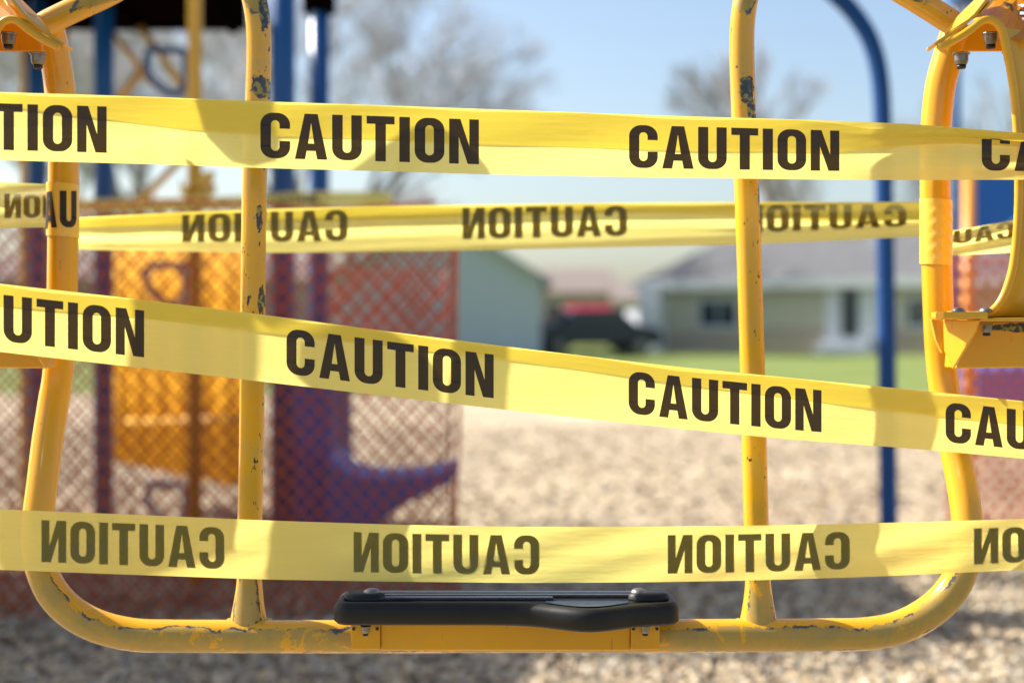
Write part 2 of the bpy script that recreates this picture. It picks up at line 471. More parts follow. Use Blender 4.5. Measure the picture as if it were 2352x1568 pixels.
# ------------------------------------------------------------------ lettering
def arc(cx, cy, rx, ry, a0, a1, n=8):
    return [(cx + rx * math.cos(R(a0 + (a1 - a0) * i / n)), cy + ry * math.sin(R(a0 + (a1 - a0) * i / n))) for i in range(n + 1)]
SW = 0.235
def rr(x0, x1, y0, y1, rx, ry):
    return arc(x1 - rx, y1 - ry, rx, ry, 0, 90) + arc(x0 + rx, y1 - ry, rx, ry, 90, 180) + arc(x0 + rx, y0 + ry, rx, ry, 180, 270) + arc(x1 - rx, y0 + ry, rx, ry, 270, 360)
def glyphs():
    G = {}
    W = 0.66; ro, ry = 0.28, 0.26; ri = (W - 2 * SW) / 2
    G['C'] = (W, [[(W, 0.655)] + arc(W - ro, 1 - ry, ro, ry, 0, 90) + arc(ro, 1 - ry, ro, ry, 90, 180) + arc(ro, ry, ro, ry, 180, 270) + arc(W - ro, ry, ro, ry, 270, 360) + [(W, 0.385), (W - SW, 0.385)]
              + arc(W / 2, 0.165 + ri, ri, ri, 0, -180, 10) + arc(W / 2, 0.835 - ri, ri, ri, 180, 0, 10) + [(W - SW, 0.655)]])
    G['O'] = (W, [rr(0, W, 0, 1, ro, ry), rr(SW, W - SW, 0.165, 0.835, ri * 0.98, ri)])
    G['U'] = (W, [[(0, 1)] + arc(ro, ry, ro, ry, 180, 270) + arc(W - ro, ry, ro, ry, 270, 360) + [(W, 1), (W - SW, 1)] + arc(W / 2, 0.165 + ri, ri, ri, 0, -180, 10) + [(SW, 1)]])
    G['A'] = (0.72, [[(0, 0), (0.225, 0), (0.262, 0.185), (0.458, 0.185), (0.495, 0), (0.72, 0), (0.505, 1), (0.215, 1)], [(0.293, 0.345), (0.427, 0.345), (0.36, 0.80)]])
    G['T'] = (0.62, [[(0.193, 0), (0.427, 0), (0.427, 0.825), (0.62, 0.825), (0.62, 1), (0, 1), (0, 0.825), (0.193, 0.825)]])
    G['I'] = (SW, [[(0, 0), (SW, 0), (SW, 1), (0, 1)]])
    G['N'] = (0.66, [[(0, 0), (0.213, 0), (0.213, 0.60), (0.41, 0), (0.66, 0), (0.66, 1), (0.447, 1), (0.447, 0.40), (0.25, 1), (0, 1)]])
    return G
GL = glyphs(); GAP = 0.105
def word_mesh(bm, word, cut=0.08):
    """flat word in a unit box: x 0..1, y 0..1; returned bmesh vertex list"""
    x = 0.0
    for ch in word:
        w, loops = GL[ch]
        vs3 = [[Vector((px + x, py, 0)) for px, py in lp] for lp in loops]
        flat = [v for lp in vs3 for v in lp]
        tri = tessellate_polygon(vs3)
        bv = [bm.verts.new(v) for v in flat]
        for t in tri:
            if len(set(t)) == 3:
                try: bm.faces.new([bv[i] for i in t])
                except ValueError: pass
        x += w + GAP
    total = x - GAP
    bmesh.ops.remove_doubles(bm, verts=bm.verts, dist=1e-5)
    k = cut
    while k < total:
        bmesh.ops.bisect_plane(bm, geom=bm.verts[:] + bm.edges[:] + bm.faces[:], plane_co=(k, 0, 0), plane_no=(1, 0, 0)); k += cut
    k = cut
    while k < 1:
        bmesh.ops.bisect_plane(bm, geom=bm.verts[:] + bm.edges[:] + bm.faces[:], plane_co=(0, k, 0), plane_no=(0, 1, 0)); k += cut * 0.75
    for v in bm.verts: v.co.x /= total
    return total

# ------------------------------------------------------------------ caution tape
def lerp_tab(tab, x):
    if x <= tab[0][0]: 
        a, b = tab[0], tab[1]
    elif x >= tab[-1][0]:
        a, b = tab[-2], tab[-1]
    else:
        for a, b in zip(tab, tab[1:]):
            if a[0] <= x <= b[0]: break
    t = (x - a[0]) / (b[0] - a[0])
    t = max(-0.3, min(1.3, t))
    return [p + (q - p) * t for p, q in zip(a[1:], b[1:])]

def smoothtab(tab, x, h=30):
    s = None
    for k in (-2, -1, 0, 1, 2):
        r = lerp_tab(tab, x + k * h)
        s = r if s is None else [a + b for a, b in zip(s, r)]
    return [a / 5 for a in s]

class Tape:
    def __init__(self, tab, sect=None, h=30):
        self.tab, self.sect, self.h = tab, sect, h
    def point(self, px, s, off=0.0):
        top, bot, Y = smoothtab(self.tab, px, self.h)
        v, dy = (s, 0.0) if self.sect is None else self.sect(px, s)
        py = top + (bot - top) * v
        return at(px, py, Y + dy + off)
    def mesh(self, x0, x1, nx=260, ns=36):
        bm = bmesh.new(); uvl = bm.loops.layers.uv.new("UVMap")
        rows = []; 
        for i in range(nx + 1):
            px = x0 + (x1 - x0) * i / nx
            rows.append([(bm.verts.new(self.point(px, k / ns)), px / 1900.0, k / ns * 0.076) for k in range(ns + 1)])
        for i in range(nx):
            for k in range(ns):
                q = (rows[i][k], rows[i][k + 1], rows[i + 1][k + 1], rows[i + 1][k])
                f = bm.faces.new([a[0] for a in q])
                for lp, a in zip(f.loops, q): lp[uvl].uv = (a[1] * 10, a[2] * 10)
        return bm
    def word(self, x0, x1, s0, s1, mirrored, off, text="CAUTION", clip=None):
        bm = bmesh.new(); word_mesh(bm, text); bad = []
        for v in bm.verts:
            u = 1 - v.co.x if mirrored else v.co.x
            px = x0 + (x1 - x0) * u
            if clip and not clip[0] <= px <= clip[1]: bad.append(v); continue
            v.co = self.point(px, s1 + (s0 - s1) * v.co.y, off)
        bmesh.ops.delete(bm, geom=bad, context='VERTS')
        return bm

def make_tape(label, tab, x0, x1, words, mirrored, sect=None, s0=0.165, s1=0.85, parent=None, root_at=None, h=30, name="caution_tape", fold=None):
    T = Tape(tab, sect, h)
    if parent is None:
        p = T.point(x0, 1.0)
        parent = empty(name, p)
        tag(parent, label, "caution tape", "yellow caution tapes strung across the playground glider")
    build("tape_band", T.mesh(x0, x1), M['tape'], parent, smooth=True)
    if fold:
        bm = bmesh.new(); uvl = bm.loops.layers.uv.new("UVMap"); rows = []
        for i in range(161):
            px = x0 + (x1 - x0) * i / 160; c = smoothtab(fold, px, 12)[0]
            rows.append([(bm.verts.new(T.point(px, c * k / 10, 0.0012 + 0.0008 * math.sin(px * 0.013))), px / 190, k / 13) for k in range(11)])
        for r0, r1 in zip(rows, rows[1:]):
            for k in range(10):
                q = (r0[k], r0[k + 1], r1[k + 1], r1[k]); f = bm.faces.new([a[0] for a in q])
                for lp, a in zip(f.loops, q): lp[uvl].uv = (a[1], a[2])
        build("folded_edge", bm, M['tape'], parent, smooth=True)
    for (a, b) in words:
        build("caution_lettering", T.word(a, b, s0, s1, mirrored, 0.00025 if mirrored else -0.0005, clip=(x0, x1)), M['ink'], parent, smooth=True)
    return parent, T

def sstep(a, b, x):
    t = max(0, min(1, (x - a) / (b - a))); return t * t * (3 - 2 * t)

def crease_at(c, amp, lo=None):
    """a lengthwise crease at s=c standing out towards the viewer by amp; the lower part leans back"""
    def f(px, s):
        d = -amp * (s / c) if s < c else -amp * (1 - (s - c) / (1 - c) * 2.0)
        return d
    return f

# front top tape: crease along the middle, pleated at the right end
c1 = crease_at(0.5, 0.0022)
def sect1(px, s):
    k = sstep(1880, 2250, px)
    dy = c1(px, s) * (1 - 0.6 * k)
    dy += 0.0010 * math.sin(px * 0.011 + s * 5)
    # pleat between s=.22 and s=.40 (the material turns back under itself there)
    if s < 0.20: v = s * 1.0
    elif s < 0.34: v = 0.20 + (s - 0.20) * (1 - 1.15 * k)
    else: v = 0.20 + 0.14 * (1 - 1.15 * k) + (s - 0.34) * (0.66 + 0.14 * 1.15 * k) / 0.66
    dy += k * (0.007 * math.exp(-((s - 0.21) / 0.07) ** 2) - 0.008 * math.exp(-((s - 0.55) / 0.10) ** 2) + 0.004 * math.exp(-((s - 0.8) / 0.1) ** 2))
    return v, dy
tab1 = [(-200, 204, 360, 1.60), (0, 212, 368, 1.635), (300, 221, 376, 1.665), (600, 233, 386, 1.69), (900, 243, 394, 1.71), (1200, 254, 403, 1.73), (1500, 265, 408, 1.75),
        (1900, 277, 413, 1.762), (2100, 285, 414, 1.752), (2352, 306, 413, 1.738), (2600, 330, 410, 1.735)]
make_tape("topmost caution tape, straight across with readable black words and a pleated right end", tab1, -140, 2500,
          [(-255, 245), (598, 1100), (1445, 1928), (2255, 2730)], False, sect1, fold=[(-200, 0.15), (0, 0.20), (246, 0.36), (404, 0.46), (583, 0.51), (1100, 0.54), (1561, 0.56), (1900, 0.55), (2000, 0.5), (2200, 0.44), (2500, 0.44)])

# front middle tape, slanting down to the right
c3 = crease_at(0.28, 0.0018)
def sect3(px, s):
    return s, c3(px, s) + 0.0012 * math.sin(px * 0.009 + 2 + s * 4)
tab3 = [(-200, 625, 782, 1.60), (0, 652, 808, 1.635), (300, 685, 842, 1.665), (600, 722, 876, 1.69), (900, 762, 911, 1.71), (1200, 800, 945, 1.73), (1500, 836, 978, 1.745),
        (1800, 866, 1008, 1.755), (2100, 895, 1030, 1.765), (2352, 921, 1053, 1.775), (2600, 948, 1078, 1.79)]
make_tape("slanting caution tape running down from left to right with readable black words", tab3, -140, 2500,
          [(-150, 331), (658, 1134), (1444, 1887), (2172, 2600)], False, sect3, 0.155, 0.84, fold=[(-200, 0.34), (0, 0.32), (331, 0.27), (577, 0.26), (900, 0.24), (1136, 0.21), (1500, 0.26), (1800, 0.33), (2000, 0.38), (2172, 0.41), (2500, 0.44)])

# bottom tape, print seen from behind
c4 = crease_at(0.5, -0.0015)
def sect4(px, s):
    return s, c4(px, s) + 0.0016 * math.sin(px * 0.006 + 1 + s * 3) + 0.0008 * math.sin(px * 0.02 + s * 9)
tab4 = [(-200, 1158, 1298, 1.72), (0, 1169, 1308, 1.73), (300, 1181, 1319, 1.745), (600, 1194, 1330, 1.76), (900, 1204, 1335, 1.77), (1176, 1209, 1338, 1.775), (1450, 1209, 1337, 1.78),
        (1700, 1207, 1333, 1.785), (2000, 1201, 1324, 1.79), (2352, 1191, 1308, 1.795), (2600, 1184, 1298, 1.80)]
make_tape("lowest caution tape above the black foot rest, words reversed", tab4, -140, 2500,
          [(95, 515), (812, 1238), (1533, 1952), (2236, 2650)], True, sect4, 0.15, 0.845)

# rear tape between the side tubes, print reversed, folded lengthwise
def sect2(px, s):
    dy = 0.0035 * math.sin(s * 9 + px * 0.0011) + 0.0012 * math.sin(s * 17 + px * 0.003 + 1)
    k = sstep(1500, 2100, px)
    dy += k * 0.010 * math.exp(-((s - 0.62) / 0.06) ** 2)
    v = s
    if k > 0: v = s + k * 0.05 * math.sin(s * 2 * math.pi)
    return v, dy
tab2 = [(100, 506, 569, 2.20), (180, 500, 573, 2.24), (420, 488, 578, 2.27), (600, 480, 581, 2.27), (1000, 471, 577, 2.27), (1440, 466, 567, 2.27), (1700, 464, 562, 2.26), (1900, 464, 554, 2.24), (2115, 464, 543, 2.20), (2200, 464, 540, 2.18)]
rear, T2 = make_tape("rear caution tape with reversed words, tied round both curved side tubes", tab2, 150, 2160,
          [(418, 798), (1062, 1440), (1700, 2082)], True, sect2, 0.06, 0.75, fold=[(100, 0.30), (420, 0.34), (900, 0.30), (1440, 0.24), (1700, 0.30), (1950, 0.50), (2200, 0.55)])
# short lengths beyond the side tubes, and the turns round the tubes
def sectl(px, s): return s, 0.004 * math.sin(s * 11 + px * 0.01)
tabl = [(-200, 412, 524, 1.99), (0, 418, 525, 1.97), (110, 423, 522, 1.94), (180, 428, 518, 1.92)]
_, TL = make_tape("", tabl, -140, 140, [(10, 290)], True, sectl, 0.25, 0.78, parent=rear, h=8)
def sectr(px, s): return s, 0.006 * math.sin(s * 12 + px * 0.02)
tabr = [(2100, 542, 586, 2.00), (2190, 530, 586, 2.02), (2260, 518, 583, 2.04), (2345, 503, 579, 2.06), (2500, 480, 570, 2.1)]
_, TR = make_tape("", tabr, 2150, 2420, [(2030, 2330)], True, sectr, 0.02, 0.55, parent=rear, h=8)

def wrap(cx, tops, w, rad, Yc, word=None, crinkle=0.0, a0=-200, a1=20):
    """tape wound round a side tube: a helical sleeve just proud of the paint"""
    bm = bmesh.new(); uvl = bm.loops.layers.uv.new("UVMap")
    na, ns = 60, 26
    def P(a, s, off=0.0):
        py = tops + w * s + (a - a0) / (a1 - a0) * 8
        c = at(cx + (py - tops) * 0.0, py, Yc)
        r = rad + 0.0012 + off + crinkle * max(0, math.sin(s * 34 + math.sin(a * 0.05) * 2)) * math.exp(-((a + 75) / 45.0) ** 2) * max(0, min(1, s*5)) * max(0, min(1, (1 - s) * 5))
        return Vector((c.x + r * math.cos(R(a)), Yc + r * math.sin(R(a)), c.z))
    g = [[(bm.verts.new(P(a0 + (a1 - a0) * i / na, k / ns)), i / na * 0.4, k / ns) for k in range(ns + 1)] for i in range(na + 1)]
    for i in range(na):
        for k in range(ns):
            q = (g[i][k], g[i + 1][k], g[i + 1][k + 1], g[i][k + 1])
            f = bm.faces.new([a[0] for a in q])
            for lp, a in zip(f.loops, q): lp[uvl].uv = (a[1], a[2])
    build("tape_band", bm, M['film_tight'], rear, smooth=True)
    if word:
        bm = bmesh.new(); word_mesh(bm, word[0], 0.08)
        for v in bm.verts:
            ang = word[1] + (word[2] - word[1]) * v.co.x
            s = word[4] + (word[3] - word[4]) * v.co.y + (v.co.x - 0.5) * -0.10
            v.co = P(ang, s, 0.0008)
        build("caution_lettering", bm, M['ink'], rear, smooth=True)
def film_tight():
    m, nt, b = new_mat("yellow_film_stretched_tight")
    b.inputs['Base Color'].default_value = (0.88, 0.52, 0.05, 1)
    nt.links.new(mix_c(nt, noise_n(nt, 40, 3), (0.85, 0.47, 0.04), (0.90, 0.56, 0.07)), b.inputs['Base Color'])
    b.inputs['Roughness'].default_value = 0.22
    b.inputs['Specular IOR Level'].default_value = 0.6
    return m
M['film_tight'] = film_tight()

# ------------------------------------------------------------------ the glider in the foreground
YC = 1.83
XM = (1148 - CX) / FPX * YC          # its plane of symmetry
gl = empty("playground_glider", (XM, YC, 0.58))
tag(gl, "yellow tubular playground glider with chipped paint and black foot rest, crossed by caution tapes", "playground glider")
def mirx(p): return Vector((2 * XM - p[0], p[1], p[2]))
def U(lst, Y=YC): return [at(a, b, Y) for a, b in lst]

left = [(112, 60), (128, 140), (137, 200), (145, 300), (146, 400), (144, 600), (141, 760), (133, 860), (122, 930), (108, 1020), (97, 1110), (87, 1190), (86, 1250), (95, 1305), (122, 1362), (168, 1408), (232, 1440), (310, 1457), (400, 1460)]
right = [(1900, 1457), (1985, 1455), (2060, 1442), (2125, 1411), (2175, 1368), (2207, 1315), (2222, 1250), (2220, 1180), (2210, 1110), (2196, 1040), (2180, 950), (2168, 880), (2159, 790), (2155, 700), (2152, 600), (2148, 400), (2150, 300), (2160, 200), (2178, 130), (2200, 60)]
def tube_depth(py): return 1.82 + 0.07 * (1 - sstep(820, 1330, py))     # the lower half kicks out towards the viewer
def UV_(lst): return [at(a, b, tube_depth(b)) for a, b in lst]
path = catmull(UV_(left), 6) + catmull(UV_([(400, 1460), (800, 1461), (1200, 1460), (1600, 1459), (1900, 1457)]), 6)[1:-1] + catmull(UV_(right), 6)
def wtab(py, side):  # half width in px of the side tubes at height py
    return 0
rads = []
for p in path:
    py = HY + (1 - p.z) / p.y * FPX
    w = 37.5
    if py < 1380: w = 35 + 2.5 * max(0, (py - 1250) / 130)
    if py < 900: w = 34.5
    rads.append(w * p.y / FPX)
tube("frame_tube", path, rads, M['frame'], gl, 28)

def rail(pts, name_mat, parent):
    c = catmull(pts, 8)
    rr_ = []
    for p in c:
        py = HY + (1 - p.z) / K
        f = 28.5 * K
        if py > 1320: f = (28.5 + 15 * min(1, ((py - 1320) / 110)) ** 1.6) * K
        rr_.append(f)
    return tube("hand_rail", c, rr_, name_mat, parent, 24)
pl = U([(571, 1440), (571, 1400), (573, 1330), (574, 1200), (578, 1000), (580, 800), (582, 600), (585, 400), (591, 250), (595, 120), (590, 30), (570, -40), (528, -95), (470, -118), (400, -110), (330, -66), (260, -20), (165, 25), (110, 52), (90, 66)])
rail(pl, M['rail_l'], gl)
pr_ = U([(1742, 1440), (1742, 1400), (1741, 1330), (1737, 1200), (1732, 1000), (1727, 800), (1721, 600), (1715, 430), (1708, 250), (1704, 120), (1708, 30), (1726, -40), (1768, -95), (1826, -118), (1896, -110), (1966, -75), (2050, -32), (2128, 15), (2186, 52), (2206, 66)])
rail(pr_, M['rail_r'], gl)
for cx in (572, 1742):                                             # weld beads at the feet of the rails
    bm = bmesh.new()
    c = at(cx, 1432, YC)
    pts = [c + Vector((math.cos(a) * 46 * K, math.sin(a) * 30 * K, -abs(math.cos(a)) * 0.000 + 0.003 * math.sin(a * 9))) for a in [i * 2 * math.pi / 40 for i in range(41)]]
    add_tube(bm, pts, 0.0045, 8)
    build("weld_bead", bm, M['frame'], gl, smooth=True)

def sym(fn):
    """build right side, then its mirror image on the left"""
    for s in (1, -1):
        fn((lambda p: Vector(p)) if s == 1 else mirx, s)

def flange_nut(c, parent, name="bolt", scale=1.0):
    """hanging nut: flange, tapered body, black end"""
    s = scale
    bm = bmesh.new()
    add_lathe(bm, [(0.0105*s, 0.0), (0.0112*s, -0.0012*s), (0.0105*s, -0.0022*s), (0.0088*s, -0.0026*s), (0.0086*s, -0.010*s), (0.0070*s, -0.0145*s), (0.0067*s, -0.0150*s)], c, 6 * 4)
    n = build(name, bm, M['steel'], parent, smooth=False)
    bm = bmesh.new()
    add_lathe(bm, [(0.0058*s, -0.0150*s), (0.0060*s, -0.0185*s), (0.0050*s, -0.0200*s)], c, 20)
    build("nut_cap", bm, M['black_cap'], n, smooth=True)
    return n

def dome_bolt(c, parent, r=0.0085):
    bm = bmesh.new()
    add_lathe(bm, [(r, 0.0), (r * 0.98, 0.0012), (r * 0.85, 0.0035), (r * 0.55, 0.0052), (r * 0.2, 0.0058)], c, 24)
    return build("bolt", bm, M['steel'], parent, smooth=True)

def thick_strip(poly2, w, Y0, Y1, mp):
    """poly2: px points of the centreline (at Y0), w half thickness in m -> strip extruded Y0..Y1"""
    P_ = [at(a, b, Y0) for a, b in poly2]
    up, dn = [], []
    for i, p in enumerate(P_):
        a = P_[max(0, i - 1)]; b = P_[min(len(P_) - 1, i + 1)]
        t = (b - a).normalized(); n = Vector((-t.z, 0, t.x))
        up.append(p + n * w); dn.append(p - n * w)
    bm = bmesh.new()
    rows = []
    for u, d in zip(up, dn):
        dv = Vector((0, Y1 - Y0, 0))
        rows.append([bm.verts.new(mp(q)) for q in (u, d, d + dv, u + dv)])
    for r0, r1 in zip(rows, rows[1:]):
        for k in range(4):
            bm.faces.new((r0[k], r0[(k + 1) % 4], r1[(k + 1) % 4], r1[k]))
    bm.faces.new(rows[0]); bm.faces.new(rows[-1][::-1])
    bmesh.ops.recalc_face_normals(bm, faces=bm.faces)
    return bm

ARM = [(2157, 110), (2196, 90), (2232, 66), (2252, 50), (2270, 45), (2288, 52), (2301, 70), (2310, 105), (2322, 165), (2331, 230), (2338, 330), (2340, 430), (2337, 520), (2329, 600), (2317, 650), (2300, 690), (2278, 715), (2250, 724), (2176, 724)]
def side_assembly(mp, s):
    mt = M['bracket_rust_shade'] if s == 1 else M['bracket']
    # slanting top channel
    br = build("top_bracket", thick_strip([(2147, 104), (2180, 80), (2213, 58), (2240, 34), (2262, 6), (2276, -14)], 0.0022, 1.765, 1.800, mp), mt, gl, bevel=0.0012)
    # broad upper face of the channel, catching the sun
    cpts = [(2172, 84, 1.768), (2186, 62, 1.785), (2204, 40, 1.80), (2240, 5, 1.82), (2258, -14, 1.83), (2290, -14, 1.80), (2276, 10, 1.775), (2255, 34, 1.768), (2222, 52, 1.766)]
    bm = bmesh.new(); top = [bm.verts.new(mp(at(a, b, y))) for a, b, y in cpts]
    bm.faces.new(top); bmesh.ops.triangulate(bm, faces=bm.faces[:]); bmesh.ops.solidify(bm, geom=bm.faces[:], thickness=0.003)
    build("channel_face", bm, mt, br, smooth=False)
    # web plate with the two hanging nuts
    poly = [at(a, b, 1.875) for a, b in [(2150, 108), (2200, 74), (2245, 44), (2300, 44), (2335, 90), (2345, 118), (2190, 118), (2170, 128)]]
    prism("web_plate", [mp(p) for p in poly], (0, 0.004, 0), mt, gl, 0.001)
    for (a, b, z) in ((2208, 122, 1.80), (2276, 76, 1.80), (2322, 118, 1.80)):
        n = flange_nut(mp(at(a, b, z)), br)
    # curled outer edge of the curved side arm and its plate
    c = catmull([mp(at(a, b, 1.765)) for a, b in ARM], 6)
    arm = tube("side_arm", c, 0.0052, mt, gl, 14)
    bm = bmesh.new(); rows = []
    for i, p in enumerate(c):
        t = i / (len(c) - 1)
        ext = mp(Vector((2 * XM, 0, 0))) if False else Vector((0.11 * s, 0.055, 0.0))
        rows.append([bm.verts.new(p + ext * k / 4 + Vector((0, 0.012 * math.sin(k / 4 * math.pi), 0))) for k in range(5)])
    for r0, r1 in zip(rows[34:], rows[35:]):
        for k in range(4): bm.faces.new((r0[k], r0[k + 1], r1[k + 1], r1[k]))
    bm2 = [v for r in rows[:34] for v in r]
    bmesh.ops.delete(bm, geom=bm2, context='VERTS')
    bmesh.ops.solidify(bm, geom=bm.faces[:], thickness=0.003)
    build("arm_plate", bm, mt, gl, smooth=True)
    # sunlit cap over the top of the arm
    A = [at(2238, 42, 1.77), at(2268, 36, 1.765), at(2292, 44, 1.765), at(2306, 72, 1.765), at(2316, 90, 1.768), at(2460, 92, 1.768)]
    B = [at(2262, 4, 1.86), at(2290, 0, 1.87), at(2316, -2, 1.87), at(2336, -2, 1.87), at(2360, -2, 1.87), at(2470, -2, 1.87)]
    bm = bmesh.new()
    va = [bm.verts.new(mp(p)) for p in A]; vb = [bm.verts.new(mp(p)) for p in B]
    for i in range(5): bm.faces.new((va[i], va[i + 1], vb[i + 1], vb[i]))
    bmesh.ops.solidify(bm, geom=bm.faces[:], thickness=0.003)
    cap_ = build("arm_cap", bm, mt, gl, smooth=False)
    if s == 1:
        bm = bmesh.new()
        n = (A[5] - A[3]).cross(B[3] - A[3]).normalized()
        if n.y > 0: n = -n
        random.seed(11)
        for (ya, yb, xa, xb) in ((0.72, 0.80, 0.16, 0.50), (0.52, 0.62, 0.20, 0.60), (0.36, 0.45, 0.24, 0.62)):
            pts = []
            for i in range(9):
                t = i / 8; pts.append((xa + (xb - xa) * t, yb + random.uniform(-0.02, 0.02) - 0.04 * abs(t - .5)))
            for i in range(9):
                t = 1 - i / 8; pts.append((xa + (xb - xa) * t, ya + random.uniform(-0.02, 0.02) + 0.04 * abs(t - .5)))
            q = []
            for (u, v) in pts:
                p = at(2318 + 110 * u, 90 - 92 * v, 1.768 + 0.102 * v)
                q.append(bm.verts.new(p + Vector((0, -0.0042, 0.003))))
            bm.faces.new(q)
        build("worn_sticker", bm, M['sticker'], cap_)
    # post head block behind the cap
    poly = [at(a, b, 1.885) for a, b in [(2250, 40), (2290, -40), (2480, -40), (2480, 40)]]
    prism("head_block", [mp(p) for p in poly], (0, 0.03, 0), mt, gl, 0.002)
    # unseen plate above the view, shaped to shade the top tape
    hp = [(-0.672, 1.95), (-0.672, 1.53), (-0.655, 1.485), (-0.62, 1.45), (-0.585, 1.435), (-0.55, 1.435), (-0.55, 1.95)]
    if s == -1: prism("shade_plate", [mp(Vector((-x + 2 * XM, 1.785, z))) for x, z in hp], (0, 0.006, 0), mt, gl, 0.001)
    # lower bracket: flange, gusset facing the side, channel and bolts
    fl = [at(a, b, 1.735) for a, b in [(2166, 716), (2270, 716), (2270, 732), (2166, 732)]]
    lb = prism("lower_bracket", [mp(p) for p in fl], (0, 0.05, 0), mt, gl, 0.0015)
    g = [(2166, 734, 1.785), (2249, 735, 1.735), (2241, 760, 1.74), (2188, 848, 1.77), (2168, 805, 1.783)]
    gp = [mp(at(a, b, y)) for a, b, y in g]
    prism("gusset", gp, (0.004 * s, 0.006, 0), mt, lb, 0.0012)
    st = [mp(at(a, b, 1.79)) for a, b in [(2139, 733), (2163, 733), (2165, 812), (2150, 780)]]
    prism("weld_plate", st, (0, 0.01, 0), mt, lb, 0.001)
    ch = [at(a, b, 1.80) for a, b in [(2205, 738), (2480, 738), (2480, 842), (2196, 846)]]
    prism("channel", [mp(p) for p in ch], (0, 0.05, 0), mt, gl, 0.002)
    tp = [at(a, b, 1.74) for a, b in [(2250, 731), (2480, 727), (2480, 735), (2250, 738)]]
    prism("channel_lip", [mp(p) for p in tp], (0, 0.09, 0), mt, gl, 0.0008)
    for px in (2202, 2264):
        q = mp(at(px, 715, 1.76)); q.z = at(px, 716, 1.735).z
        dome_bolt(q, lb)
    q = mp(at(2266, 742, 1.775)); flange_nut(q, lb, scale=0.8)
sym(side_assembly)

# ground posts at the two ends carry the glider (just outside the view)
for s in (1, -1):
    x = XM + s * 0.86
    tube("support_post", [(x, 1.86, 0.0), (x, 1.86, 1.55)], 0.0365, M['bracket'], gl, 20)

